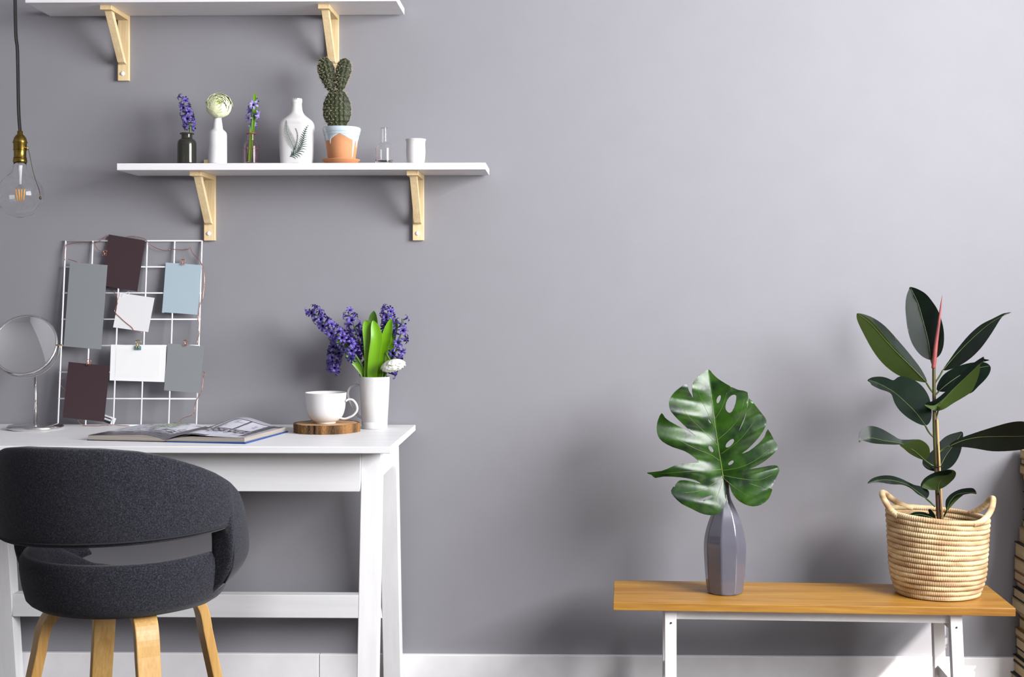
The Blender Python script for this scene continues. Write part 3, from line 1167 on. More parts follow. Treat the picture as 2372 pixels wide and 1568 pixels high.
def ink_strip(p, q, w0, w1, bend=0.0, seg=3):
    dx, dy = q[0] - p[0], q[1] - p[1]
    l = math.hypot(dx, dy) + 1e-6
    nx, ny = -dy / l, dx / l
    b0 = len(V)
    for i in range(seg + 1):
        t = i / seg
        bx = math.sin(t * PI) * bend
        x, y = p[0] + dx * t + nx * bx, p[1] + dy * t + ny * bx
        w = (w0 + (w1 - w0) * t) * (0.7 + 0.6 * math.sin(t * PI)) / 2
        for s in (-1, 1):
            V.append(vase_front(x + nx * w * s, y + ny * w * s))
    for i in range(seg):
        Fc.append((b0 + 2 * i, b0 + 2 * i + 1, b0 + 2 * i + 3, b0 + 2 * i + 2))


def frond(pts, n, lmax, lw, ang, prof_fn, bend):
    st = catmull([Vector((*fr(*p), 0)) for p in pts], 8)
    for a, b in zip(st, st[1:]):
        ink_strip((a.x, a.y), (b.x, b.y), 0.9, 0.9, 0, 1)
    for i in range(n):
        u = (i + 0.6) / n
        p, tg = path_at(st, u)
        L = lmax * prof_fn(u)
        for s in (-1, 1):
            a = math.atan2(-tg.y, -tg.x) + s * ang
            q = (p.x + L * math.cos(a), p.y + L * math.sin(a))
            ink_strip((p.x, p.y), q, lw, lw * 0.35, bend * s * L)


frond([(215, 590), (214, 750), (245, 880), (300, 1000), (360, 1130), (400, 1210)], 26, 11.5, 0.95, 1.35, lambda u: 0.10 + 0.9 * math.sin(min(1, u * 1.25) * PI * 0.6) if u < .8 else .9 - (u - .8) * 2, 0.12)
frond([(410, 755), (448, 850), (455, 960), (430, 1100), (392, 1200), (345, 1340)], 24, 4.0, 0.9, 1.1, lambda u: 0.35 + 0.65 * u, 0.1)
frond([(695, 685), (640, 770), (590, 930), (560, 1090), (500, 1220), (430, 1290), (290, 1365)], 17, 14.5, 1.7, 0.95, lambda u: 0.10 + 0.9 * min(1, u * 1.7) - 0.15 * max(0, u - .7), -0.14)
mk('fern_print', (V, Fc), M['fern'], bt, False)
# small lettering on the neck and the maker's line at the foot
V, Fc = [], []
for i, (a, b) in enumerate(((375, 395), (398, 402), (405, 418), (424, 442), (448, 452))):
    for (y0, y1) in ((112, 118), (124, 130), (136, 140)) if i % 2 == 0 else ((112, 140),):
        ink_strip(fr(a, (y0 + y1) / 2), fr(b, (y0 + y1) / 2), (y1 - y0) / 9.22, (y1 - y0) / 9.22, 0, 1)
mk('neck_print', (V, Fc), M['ink'], bt, False)
V, Fc = [], []
for a in range(338, 470, 11):
    ink_strip(fr(a, 1497), fr(a + 8, 1497), 0.7, 0.7, 0, 1)
mk('foot_print', (V, Fc), M['ink'], bt, False)

# cactus in its glazed pot, on a saucer
CY = -0.145
c = shelf_at(790, CY)
mk_s = lathe([(0, 0), (0.038, 0), (0.0475, 0.006), (0.0545, 0.0125), (0.0555, 0.0135), (0.0545, 0.0145), (0.046, 0.0085), (0.038, 0.0055), (0, 0.0055)], c, 56)
o = mk('plant_saucer', mk_s, M['terracotta'], None)
tag(o, 'terracotta saucer under the cactus pot on the shelf', 'saucer')
cp = c + Vector((0.002, 0, 0.0056))
pot = thing('potted_cactus', cp, 'rabbit-eared prickly cactus in a terracotta pot with pale blue drip glaze', 'cactus')
pb, ptz = 0.0385, 0.0990
pr = lambda z: pb + (0.0520 - pb) * (z / ptz)
body = [(0, 0), (pb - 0.002, 0), (pb, 0.002), (pr(0.05), 0.05), (pr(0.078), 0.078), (pr(0.079) + 0.0012, 0.0795), (pr(0.085) + .0018, 0.0845), (pr(0.086) + 0.0018, 0.0865), (pr(0.098) + 0.0022, 0.0965), (0.0535, 0.0990), (0.0525, 0.1005), (0.0495, 0.1005), (0.0485, 0.092), (0.046, 0.085), (0, 0.085)]
pt = mk('pot', lathe(body, cp, 64), M['terracotta'], pot)
# glaze skin with drips
NA = 160
V, Fc = [], []
for k in range(NA):
    a = 2 * PI * k / NA
    d = (a + PI / 2 + PI) % (2 * PI) - PI            # 0 faces the camera
    low = 0.0640 + 0.011 * math.exp(-((d + 0.02) / 0.42) ** 2) + 0.003 * math.sin(3 * d + 1)
    low -= 0.014 * math.exp(-((d + 0.62) / 0.055) ** 2)
    low -= 0.052 * math.exp(-((d - 0.98) / 0.075) ** 4)
    low -= 0.02 * math.exp(-((d - 1.35) / 0.1) ** 2) + 0.02 * math.exp(-((d + 1.5) / 0.12) ** 2)
    zs = [low, low + 0.0008, (low + 0.079) / 2, 0.078, 0.0790]
    rs = [pr(zs[0]) - 0.0001, pr(zs[1]) + 0.0008, pr(zs[2]) + 0.0010, pr(0.078) + 0.0010, pr(0.079) + 0.0020]
    zs += [0.0845, 0.0856, 0.0868, 0.0965, 0.0990, 0.1012, 0.1012, 0.094]
    rs += [pr(.085) + 0.0028, pr(.086) + 0.0022, pr(.086) + 0.0028, pr(.098) + 0.0034, 0.0543, 0.0530, 0.0493, 0.0479]
    for r, z in zip(rs, zs):
        V.append((cp.x + r * math.cos(a), cp.y + r * math.sin(a), cp.z + z))
n = 13
for k in range(NA):
    l = (k + 1) % NA
    for i in range(n - 1):
        Fc.append((k * n + i, l * n + i, l * n + i + 1, k * n + i + 1))
mk('glaze', (V, Fc), M['glaze'], pt)
mk('rim_line', tube([(cp.x + (pr(.086) + .0022) * math.cos(2 * PI * i / 48), cp.y + (pr(.086) + .0022) * math.sin(2 * PI * i / 48), cp.z + 0.0857) for i in range(48)], 0.0005, 6, closed=True), M['glaze_line'], pt)
mk('soil', lathe([(0, 0.091), (0.03, 0.0905), (0.0487, 0.088), (0.0487, 0.084), (0, 0.084)], cp, 40), M['soil'], pot)


def cactus_pad(px0, py0, px1, py1, halfw_px, thick, y):
    a, b = P(px0, py0, y), P(px1, py1, y)
    ax = (b - a).normalized()
    hl = (b - a).length / 2
    ce = (a + b) / 2
    hw = halfw_px / SC
    tp = -0.06 if halfw_px > 25 else 0.30
    sd = Vector((ax.z, 0, -ax.x))
    fw = Vector((0, -1, 0))
    NU, NV = 64, 96
    V, Fc = [], []
    for i in range(NU + 1):
        ph = -PI / 2 + PI * i / NU
        wf = (1 + tp * math.sin(ph))
        for k in range(NV):
            q = 2 * PI * k / NV
            cx, sx = math.cos(q), math.sin(q)
            x = hw * wf * math.cos(ph) ** 0.86 * cx if math.cos(ph) > 0 else 0
            z = hl * math.sin(ph)
            yv = thick * (max(0, math.cos(ph)) ** 0.8) * sx
            tu = 0.0016 * math.cos((x / 0.0125 + z / 0.0165) * PI) * math.cos((x / 0.0125 - z / 0.0165) * PI)
            nrm = Vector((cx * math.cos(ph) / hw, sx * math.cos(ph) / thick, math.sin(ph) / hl)).normalized()
            V.append(ce + sd * (x + nrm.x * tu) + fw * (yv + nrm.y * tu) + ax * (z + nrm.z * tu))
    for i in range(NU):
        for k in range(NV):
            l = (k + 1) % NV
            Fc.append((i * NV + k, i * NV + l, (i + 1) * NV + l, (i + 1) * NV + k))
    pad = mk('pad', (V, Fc), M['cactus'], pot)
    SV, SF = [], []
    rr = random.Random(int(px0))

    def spike(p, d, L, r):
        e1 = d.cross(Vector((0.3, 0.4, 0.9))).normalized(); e2 = d.cross(e1)
        b0 = len(SV)
        for j in range(3):
            g = 2 * PI * j / 3
            SV.append(p + e1 * (r * math.cos(g)) + e2 * (r * math.sin(g)))
        SV.append(p + d * L)
        SF.extend([(b0, b0 + 1, b0 + 3), (b0 + 1, b0 + 2, b0 + 3), (b0 + 2, b0, b0 + 3)])

    stp = 0.0125 if hw > 0.035 else 0.0098
    rows = int(2 * hl / (stp * 0.68)) + 1
    for i in range(rows + 1):
        z = -hl + i * stp * 0.68
        if abs(z) > hl * 0.985: continue
        ph = math.asin(max(-1, min(1, z / hl)))
        w_ = hw * (1 + tp * math.sin(ph)) * max(0.05, math.cos(ph)) ** 0.86
        tk = thick * max(0.05, math.cos(ph)) ** 0.8
        mcols = int(w_ / stp) + 2
        cells = []
        for j in range(-mcols, mcols + 1):
            x = (j + (0.5 if i % 2 else 0)) * stp
            if abs(x) < w_ * 0.99:
                s_ = math.sqrt(max(0, 1 - (x / w_) ** 2))
                cells += [(x, s_), (x, -s_)]
        cells += [(w_, 0), (-w_, 0), (w_ * .99, .14), (-w_ * .99, .14)]
        for x, s_ in cells:
            n_ = Vector((x / w_ ** 2, s_ * tk / tk ** 2, z / hl ** 2))
            n_.normalize()
            p = ce + sd * x + fw * (tk * s_) + ax * z
            nw = sd * n_.x + fw * n_.y + ax * n_.z
            # woolly areole
            for g in range(4):
                dj = (nw + Vector((rr.uniform(-1, 1), rr.uniform(-1, 1), rr.uniform(-1, 1))) * 0.9).normalized()
                spike(p, dj, 0.0020, 0.0007)
            for g in range(rr.randint(3, 5)):
                dj = (nw * 0.75 + Vector((rr.uniform(-1, 1), rr.uniform(-.4, .4), rr.uniform(-1, 1)))).normalized()
                if dj.dot(nw) < 0.1: dj = (dj + nw).normalized()
                spike(p, dj, rr.uniform(0.007, 0.0145), 0.00021)
    s = mk('spines', (SV, SF), M['spine'], pad, False)
    s['kind'] = 'stuff'


cactus_pad(781, 299, 780, 207, 32, 0.019, CY)
cactus_pad(769, 214, 748.5, 135, 18.5, 0.013, CY + 0.004)
cactus_pad(785.5, 213, 800.5, 136, 17, 0.013, CY - 0.002)

# clear glass bottle, white cup
c = shelf_at(890, -0.15)
bt = thing('clear_bottle', c, 'small empty clear glass bottle between the cactus and white cup', 'bottle')
prof = [(0.0200, 0.0), (0.0252, 0.001), (0.0258, 0.004), (0.0250, 0.0085), (0.0250, 0.040), (0.0240, 0.049), (0.0195, 0.0575), (0.0125, 0.062), (0.0106, 0.066), (0.0104, 0.102), (0.0108, 0.105)]
mk('glass', lathe(glass_vessel(prof, 0.0016, 0.006), c, 48), M['glass'], bt)
c = shelf_at(963, -0.15)
prof = [(0.0190, 0.0), (0.0215, 0.001), (0.0250, 0.008), (0.0272, 0.022), (0.0278, 0.038), (0.0272, 0.056), (0.0276, 0.066), (0.0292, 0.0705), (0.0292, 0.0725)]
sp2 = smooth_prof(prof, 4)
o = mk('white_cup', lathe([(0, 0)] + sp2 + [(0.0270, 0.0725), (0.0255, 0.066), (0.0250, 0.04), (0.020, 0.008), (0, 0.006)], c, 56), M['matte_ceramic'], None)
tag(o, 'small handleless white ceramic cup at the end of the bottle shelf', 'cup')

# ------------------------------------------------------------------ pendant bulb
BY = -0.30
bc = P(46.5, 452, BY)
s = F / (DIST + BY + 0.03)
pend = thing('pendant_lamp', (bc.x, BY, bc.z - 0.062), 'bare round filament bulb on a black cord with brass socket', 'lamp')
rb = 52 / s
prof = []
for i in range(25):
    a = -PI / 2 + (PI * 0.80) * i / 24
    prof.append((rb * math.cos(a) + 1e-5 * (i == 0), rb * math.sin(a)))
zr = prof[-1]
prof[0] = (0, -rb)
topz = 74 / s
prof += [(0.0235, zr[1] + 0.012), (0.0190, zr[1] + 0.021), (0.0175, topz - 0.006), (0.0170, topz)]
inner = [(max(0, r - 0.0011), z if i else z + 0.0011) for i, (r, z) in enumerate(prof)][::-1]
gl = mk('bulb', lathe(prof + inner, bc, 56), M['bulb_glass'], pend)
bsz = lambda py: P(46, py, BY).z - bc.z
mk('glass_stem', lathe([(0, bsz(428)), (0.0035, bsz(427)), (0.0042, bsz(410)), (0.0058, bsz(392)), (0.0072, bsz(383)), (0, bsz(383))], bc, 16), M['cap'], gl)
for i, (dx0, dx1, dy) in enumerate(((-11, -7, 0.006), (-3.5, -2, -0.008), (3, 1.5, 0.008), (10, 7, -0.006))):
    a, b = P(47 + dx0, 438, BY + dy), P(47 + dx1, 465, BY + dy * 0.6)
    mk('filament', tube([a, b], 0.0016, 8), M['filament'], gl)
    mk('lead_wire', tube([P(47, 426, BY), a], 0.0003, 5), M['chain'], gl)
sk = [(0, 60), (16, 62), (16, 66), (15.5, 71), (14, 73), (14.2, 89), (15.0, 92), (15.3, 106), (16.2, 108), (15.8, 112), (13.5, 120), (9, 126), (6.5, 128), (6.5, 135), (4.8, 136), (0, 136)]
prof = [(a / s * 0.98, (b + 13) / s) for a, b in sk]
mk('socket', lathe(prof, bc, 40), M['brass'], pend)
for zz, rr_ in ((73.5, 14.6), (92, 15.4), (109, 16.4)):
    mk('socket_ring', tube([(bc.x + rr_ / s * math.cos(2 * PI * i / 32), bc.y + rr_ / s * math.sin(2 * PI * i / 32), bc.z + (zz + 13) / s) for i in range(32)], 0.0009, 6, closed=True), M['brass'], pend)
ctop = P(35, 0, BY)
cpts = [Vector((bc.x, BY, bc.z + 147 / s)), P(43, 250, BY), P(40.5, 120, BY), ctop, Vector((ctop.x - 0.004, BY, ROOM_H - 0.03))]
cp_ = catmull(cpts, 6)
mk('cord', tube([p + Vector((-0.0022, 0, 0)) for p in cp_], 0.0026, 8), M['cord'], pend)
mk('cord', tube([p + Vector((0.0026, 0.001, 0)) for p in cp_], 0.0021, 8), M['cord'], pend)
mk('ceiling_rose', lathe([(0, -0.03), (0.03, -0.03), (0.05, -0.012), (0.052, 0), (0, 0)], (ctop.x - 0.004, BY, ROOM_H), 32), M['brass'], pend)
kn = P(63.5, 343, BY - 0.004)
mk('switch_nub', tube([kn + Vector((-0.008, 0.003, 0)), kn, kn + Vector((0.003, 0, 0.0))], [0.003, 0.0045, 0.0035], 10), M['brass_hi'], pend)
ch = catmull([kn + Vector((0.002, 0, -0.002)), P(68, 355, BY - .006), P(76, 394, BY - .006), P(85, 425, BY - .006), P(91, 442, BY - .006), P(92.5, 456, BY - .006)], 10)
V, Fc = [], []
L = sum((b - a).length for a, b in zip(ch, ch[1:]))
nb = int(L / 0.0031)
for i in range(nb + 1):
    p, tg = path_at(ch, i / nb)
    v, f = lathe([(0, -0.00135), (0.00115, -0.0007), (0.00115, 0.0007), (0, 0.00135)], p, 6)
    k0 = len(V); V += v; Fc += [tuple(q + k0 for q in g) for g in f]
vv, ff = tube(ch, 0.0005, 4)
k0 = len(V); V += vv; Fc += [tuple(q + k0 for q in g) for g in ff]
mk('pull_chain', (V, Fc), M['chain'], pend)
e = P(93.5, 458.5, BY - .006)
mk('chain_end', lathe([(0, -0.0045), (0.003, -0.0035), (0.0042, 0), (0.003, 0.003), (0, 0.0045)], e, 14), M['chain'], pend)

# ------------------------------------------------------------------ wire grid board with cards
GB0, GB1 = Pz(133, 988, DZ + 0.002), None
gy0, gy1 = -0.068, -0.006
GP = Vector((0, gy0, DZ))
gtop = P(153, 558, gy1)
gd = Vector((0, gy1 - gy0, gtop.z - DZ)).normalized()
GN = Vector((1, 0, 0)).cross(gd).normalized()
if GN.y > 0: GN = -GN
G = lambda px, py, off=0.0: Ppl(px, py, GP + GN * off, GN)
bl, br_, tl, tr_ = G(133, 988), G(455, 985), G(153, 558), G(467.5, 556)
gx0, gx1 = (bl.x + tl.x) / 2, (br_.x + tr_.x) / 2
grid = thing('wire_grid', ((gx0 + gx1) / 2, gy0, DZ), 'white wire grid board leaning on the wall above the desk', 'grid board')
gz0, gz1 = DZ + 0.0024, gtop.z
gpt = lambda x, z: Vector((x, gy0 + (gy1 - gy0) * (z - DZ) / (gz1 - DZ), z))
for i in range(6):
    x = gx0 + (gx1 - gx0) * i / 5
    mk('wire', tube([gpt(x, gz0), gpt(x, gz1 + 0.001)], 0.0024, 8), M['wire'], grid)
for i in range(8):
    z = gz0 + (gz1 - gz0) * i / 7
    o_ = GN * 0.002
    mk('wire', tube([gpt(gx0 - 0.003, z) + o_ * 0, gpt(gx1 + 0.003, z) + o_ * 0], 0.0021, 8), M['wire'], grid)


def card(name, px, off, mat, label, th=0.0007, cat='card'):
    q = [G(x, y, off) for x, y in px]
    b = [p - GN * th for p in q]
    o = mk(name, hexa(b, q), mat, None, False)
    return tag(o, label, cat, 'cards on the wire grid')


card('pinned_card', [(234, 661), (318, 675), (336, 557), (252, 543)], 0.0032, M['plum'], 'dark plum card tilted at the top of the wire grid')
card('pinned_card', [(147.5, 802), (234, 809), (249, 614), (162, 607.5)], 0.0046, M['greycard'], 'tall narrow slate grey card on the wire grid')
card('pinned_card', [(375.5, 723), (458, 729), (467, 614), (384, 608)], 0.0037, M['bluecard'], 'pale blue grey card on the wire grid')
card('backing_sheet', [(374.6, 724), (380, 724.5), (389, 640), (384, 639)], 0.0029, M['whitecard'], 'white sheet edge peeping out behind the pale blue grey card', 0.0005)
card('pinned_card', [(262, 758), (343, 769), (358, 690), (277, 678)], 0.0032, M['whitecard'], 'small white square card hanging by a paper clip')
wc = card('pinned_card', [(254, 881), (382, 885), (385, 801), (257, 798)], 0.0032, M['brightcard'], 'wide bright white card held by the teal clip')
cq = [G(x, y, 0.0036) for x, y in ((266, 872), (369, 875), (372, 811), (269, 808))]
mk('printed_field', hexa([p - GN * 0.0004 for p in cq], cq), M['brightcard_in'], wc, False)
card('pinned_card', [(380, 904), (462, 910), (472.5, 802), (389, 795)], 0.0045, M['greycard'], 'short grey card on the wire grid beside the wide white card')
card('pinned_card', [(145, 967), (241, 977), (254, 848), (159, 838)], 0.0032, M['plum'], 'dark plum card at the foot of the wire grid')


def wire_clip(px, py, mat, sc_, label, body=None, group='copper wire clips'):
    """fold-back clip: a wedge body and two looped wire arms"""
    base = G(px, py, 0.0042)
    e = Vector((1, 0, 0)); u = gd
    t = thing('binder_clip', base, label, 'clip', group)
    w = 0.0075 * sc_
    hb = 0.010 * sc_
    f = GN
    a = [base + e * -w * 1.1 - u * hb - f * 0.001, base + e * w * 1.1 - u * hb - f * 0.001, base + e * w * 1.1 - u * hb + f * 0.0015, base + e * -w * 1.1 - u * hb + f * 0.0015]
    b = [base + e * -w * 1.1 - f * 0.004, base + e * w * 1.1 - f * 0.004, base + e * w * 1.1 + f * 0.0045, base + e * -w * 1.1 + f * 0.0045]
    if body is not None:
        mk('body', hexa(a, b, 0.0005), body, t, False)
    else:
        for q in (-1, 0, 1):
            mk('coil', tube([base + e * (w * 0.8 * q) - f * 0.003, base + e * (w * 0.8 * q) + f * 0.005 - u * 0.001, base + e * (w * .8 * q) - u * hb * 0.6 + f * 0.003], 0.0008, 6), mat, t)
    for sgn in (-1, 1):
        lp = [base + e * (-w * .5) + f * 0.004 * sgn, base + e * (-w * .35) + u * (0.006 * sc_) + f * 0.003 * sgn, base + e * (-w * .95) + u * (0.0115 * sc_) + f * 0.005 * sgn,
              base + e * (-w * .5) + u * (0.0155 * sc_) + f * 0.006 * sgn, base + e * (w * .5) + u * (0.0155 * sc_) + f * 0.006 * sgn, base + e * (w * .95) + u * (0.0115 * sc_) + f * 0.005 * sgn,
              base + e * (w * .35) + u * (0.006 * sc_) + f * 0.003 * sgn, base + e * (w * .5) + f * 0.004 * sgn]
        lp = [p + e * (0.0012 * sgn) for p in lp]
        mk('wire_arm', tube(catmull(lp, 4), 0.0009, 6), mat, t)
    if body is not None:
        for q in (-1, 1):
            mk('front_bar', tube([base + e * (w * .35 * q) + u * 0.004 + f * 0.006, base + e * (w * .55 * q) - u * hb * 0.9 + f * 0.006], 0.0010, 6), mat, t)


wire_clip(424, 611, M['copper'], 0.8, 'copper wire clip on the pale blue grey card')
wire_clip(430, 798, M['copper'], 0.8, 'copper wire clip on the short grey card')
wire_clip(206, 843, M['copper'], 0.8, 'copper wire clip on the plum card at the foot of the grid')
wire_clip(243.5, 590, M['copper'], 0.8, 'copper wire clip peeping out beside the top plum card')
wire_clip(320, 802, M['gold'], 1.15, 'gold and teal binder clip on the wide white card', M['teal'], 'fold-back clips')
pcl = catmull([G(x, y, 0.0039) for x, y in ((283, 684), (296, 676), (299, 678), (297, 682), (285, 687), (282, 685), (286, 680), (294, 677))], 4)
o = mk('paper_clip', tube(pcl, 0.0006, 6), M['wire'], None)
tag(o, 'white paper clip at the top of the small square card', 'paper clip')

# copper fairy wire round the grid
fl = thing('fairy_wire', G(300, 980), 'thin copper fairy light wire wound around the white grid board', 'string lights')
runs = [[(150, 603), (152, 572), (160, 565), (190, 561.5), (222, 562), (238, 553), (250, 548, 0), (264, 549, 0)],
        [(219, 562), (222, 572), (229, 580), (235, 582)],
        [(293, 549), (305, 547), (320, 549), (334, 553), (342, 560), (350, 568), (365, 576), (385, 581), (398, 577), (420, 579), (436, 577), (440, 572), (446, 586), (457, 598), (465, 607), (472, 626), (474, 650), (472, 670), (470, 690), (464, 704), (460, 722), (459, 735), (461, 750), (460, 764), (462, 772), (458, 786), (456, 796)],
        [(261, 674, 1), (270, 684, 1), (273, 700, 1), (268, 712, 1), (266, 722, 1), (276, 733, 1), (290, 746, 1), (305, 758, 1), (312, 767, 1), (328, 770, 1)],
        [(470.5, 860), (475, 866), (471.5, 872), (470.5, 880), (467.5, 905), (461, 917), (452, 935), (450, 955), (442, 963), (428, 967), (418, 973), (412, 982), (404, 979), (395, 983)],
        [(157, 600), (170, 604), (182, 608)],
        [(133, 882, -1), (147, 875, -1), (158, 873, -1)], [(135, 886, -1), (145, 897, -1), (152, 905, -1)],
        [(181, 973), (184, 979), (196, 986), (222, 988), (236, 985), (262, 984), (280, 985), (300, 986)]]
for rn in runs:
    pts = []
    for i, (x, y, *side) in enumerate(rn):
        # -1: behind the board, 1: over the face of a card, else wound along the front of the wires
        off = (0.0, 0.0047, -0.0034)[side[0]] if side else 0.0040 + 0.0007 * math.sin(i * 1.7)
        pts.append(G(x, y, off))
    pts = [Vector((p.x, p.y, max(p.z, DZ + 0.0015))) for p in catmull(pts, 5)]
    mk('wire', tube(pts, 0.0009, 5), M['copper'], fl)
    for i in range(8, len(pts), 15):
        p = pts[i]
        mk('led_bead', lathe([(0, -0.0022), (0.0013, -0.001), (0.0013, 0.001), (0, 0.0022)], p, 8), M['copper'], fl)

# small foil packet leaning behind the grid
a0, a1 = P(222, 962, -0.05), P(266, 977.5, -0.045)
d = (a1 - a0).normalized(); u = Vector((-d.z, 0, d.x)); nb_ = Vector((0, -1, 0))
pk = thing('snack_packet', a0.lerp(a1, .5) - u * 0.012, 'small black and white foil packet lying behind the foot of the grid', 'packet')


def pquad(s0, s1, t0, t1, th):
    L = (a1 - a0)
    q = [a0 + L * s0 + u * t0, a0 + L * s1 + u * t0, a0 + L * s1 + u * t1, a0 + L * s0 + u * t1]
    return hexa([p + nb_ * -th for p in q], [p + nb_ * th for p in q], 0.0008)


mk('body', pquad(0, 0.82, -0.010, 0.011, 0.0035), M['packet_k'], pk, False)
mk('white_band', pquad(0, 0.80, -0.0025, 0.0035, 0.0040), M['packet_w'], pk, False)
mk('top_band', pquad(0, 0.84, 0.0065, 0.0112, 0.0040), M['packet_w'], pk, False)
mk('crimped_end', pquad(0.80, 1.0, -0.0105, 0.0115, 0.0008), M['packet_w'], pk, False)

# ------------------------------------------------------------------ table mirror
mb = Pz(57, 1000, DZ)
mc = Vector((mb.x, mb.y + 0.078, DZ))
mir = thing('table_mirror', mc, 'round chrome vanity mirror standing on the desk by the grid', 'mirror')
mk('foot', lathe([(0, 0), (0.074, 0), (0.078, 0.003), (0.078, 0.008), (0.074, 0.012), (0.03, 0.0145), (0.008, 0.017), (0, 0.017)], mc, 64), M['chrome'], mir)
ztop = P(57, 874, mc.y).z
mk('pole', tube([mc + Vector((0, 0, 0.012)), Vector((mc.x, mc.y, ztop))], 0.0048, 16), M['chrome'], mir)
mcen = P(58, 799, mc.y)
MR = 73 / (F / (DIST + mc.y + 0.03))
# glass tilted back, turned a little to the window
tq = Matrix.Rotation(math.radians(-22), 3, 'X')
tq = Matrix.Rotation(math.radians(6), 3, 'Z') @ tq
nrm = tq @ Vector((0, -1, 0)); ex = tq @ Vector((1, 0, 0)); ez = tq @ Vector((0, 0, 1))
if nrm.z < 0:
    tq = Matrix.Rotation(math.radians(6), 3, 'Z') @ Matrix.Rotation(math.radians(22), 3, 'X')
    nrm = tq @ Vector((0, -1, 0)); ex = tq @ Vector((1, 0, 0)); ez = tq @ Vector((0, 0, 1))
V, Fc = [mcen - nrm * 0.006], []
NRG, NSG = 14, 64
for i in range(1, NRG + 1):
    r = (MR - 0.004) * i / NRG
    for k in range(NSG):
        a = 2 * PI * k / NSG
        V.append(mcen + ex * (r * math.cos(a)) + ez * (r * math.sin(a)) + nrm * (0.011 * (i / NRG) ** 2 - 0.006))
for k in range(NSG):
    Fc.append((0, 1 + k, 1 + (k + 1) % NSG))
for i in range(NRG - 1):
    for k in range(NSG):
        l = (k + 1) % NSG
        Fc.append((1 + i * NSG + k, 1 + (i + 1) * NSG + k, 1 + (i + 1) * NSG + l, 1 + i * NSG + l))
mk('mirror_glass', (V, Fc), M['mirror'], mir)
V, Fc = [], []
for (r, d_) in ((MR - 0.005, 0.004), (MR - 0.004, 0.007), (MR, 0.007), (MR + 0.002, 0.002), (MR, -0.006), (MR - 0.01, -0.008), (0.01, -0.010)):
    for k in range(NSG):
        a = 2 * PI * k / NSG
        V.append(mcen + ex * (r * math.cos(a)) + ez * (r * math.sin(a)) + nrm * d_)
for i in range(6):
    for k in range(NSG):
        l = (k + 1) % NSG
        Fc.append((i * NSG + k, (i + 1) * NSG + k, (i + 1) * NSG + l, i * NSG + l))
Fc.append(tuple(6 * NSG + k for k in range(NSG)))
mk('frame', (V, Fc), M['chrome'], mir)
RY = MR + 0.010
arc = [Vector((mcen.x + RY * math.cos(a), mc.y, mcen.z - (mcen.z - ztop) * math.sin(a) * 1.0)) for a in [PI * i / 40 for i in range(41)]]
mk('yoke', tube(arc, 0.0017, 8), M['chrome'], mir)
for sg in (-1, 1):
    p = Vector((mcen.x + sg * MR, mc.y, mcen.z))
    mk('pivot', tube([p, p + Vector((sg * 0.014, 0, 0)), p + Vector((sg * 0.018, 0, 0))], [0.002, 0.0022, 0.003], 10), M['brass_hi'], mir)

# ------------------------------------------------------------------ open magazine
S0 = Vector((-1.0539, -0.4878, DZ))
mu = Vector((0.9863, -0.165, 0)); mu.normalize()
mv = Vector((-mu.y, mu.x, 0))
PW, PH = 0.2215, 0.297
mag = thing('magazine', S0 + mv * PH / 2, 'thick glossy magazine lying open on the desk', 'magazine')


def MP(u, v, h):
    return S0 + mu * u + mv * v + Vector((0, 0, h))


mk('front_cover', hexa([MP(-PW - .002, -.001, 0), MP(-0.004, -.001, 0), MP(-0.004, PH + .001, 0), MP(-PW - .002, PH + .001, 0)],
                       [MP(-PW - .002, -.001, .0022), MP(-0.004, -.001, .0022), MP(-0.004, PH + .001, .0022), MP(-PW - .002, PH + .001, .0022)]), M['cover_dark'], mag, False)
mk('back_cover', hexa([MP(0.004, -.003, 0), MP(PW + .004, -.004, 0), MP(PW + .004, PH + .002, 0), MP(0.004, PH + .001, 0)],
                      [MP(0.004, -.003, .0022), MP(PW + .004, -.004, .0048), MP(PW + .004, PH + .002, .0038), MP(0.004, PH + .001, .0022)]), M['cover_blue'], mag, False)
mk('spine', hexa([MP(-0.005, -.001, 0), MP(0.005, -.001, 0), MP(0.005, PH, 0), MP(-0.005, PH, 0)],
                 [MP(-0.005, -.001, .003), MP(0.005, -.001, .003), MP(0.005, PH, .003), MP(-0.005, PH, .003)]), M['cover_dark'], mag, False)


def hl_(u):   # left block
    t = u / PW
    return 0.0045 + 0.0135 * math.sin(min(1, t * 3.2) * PI / 2) - 0.0065 * max(0, t - 0.3)


def hr_(u):
    t = u / PW
    return 0.0045 + 0.0115 * math.sin(min(1, t * 3.0) * PI / 2) - 0.0005 * t


def block(sign, hf, base):
    N, NVv = 24, 6
    V, Fc = [], []
    for i in range(N + 1):
        u = PW * (0.012 + 0.988 * i / N)
        for j in range(NVv + 1):
            v = PH * j / NVv
            V.append(MP(sign * u, v, hf(u)))
            V.append(MP(sign * u, v, base))
    W2 = (NVv + 1) * 2
    for i in range(N):
        for j in range(NVv):
            a = i * W2 + j * 2
            Fc.append((a, a + W2, a + W2 + 2, a + 2)); Fc.append((a + 1, a + 3, a + W2 + 3, a + W2 + 1))
        a = i * W2
        Fc.append((a, a + 1, a + W2 + 1, a + W2))
        a = i * W2 + NVv * 2
        Fc.append((a, a + W2, a + W2 + 1, a + 1))
    for j in range(NVv):
        a = j * 2
        Fc.append((a, a + 2, a + 3, a + 1))
        a = N * W2 + j * 2
        Fc.append((a, a + 1, a + 3, a + 2))
    if sign < 0:
        Fc = [f[::-1] for f in Fc]
    return V, Fc


mk('page_block', block(-1, hl_, 0.0022), M['pages'], mag, False)
mk('page_block', block(1, hr_, 0.0030), M['pages'], mag, False)

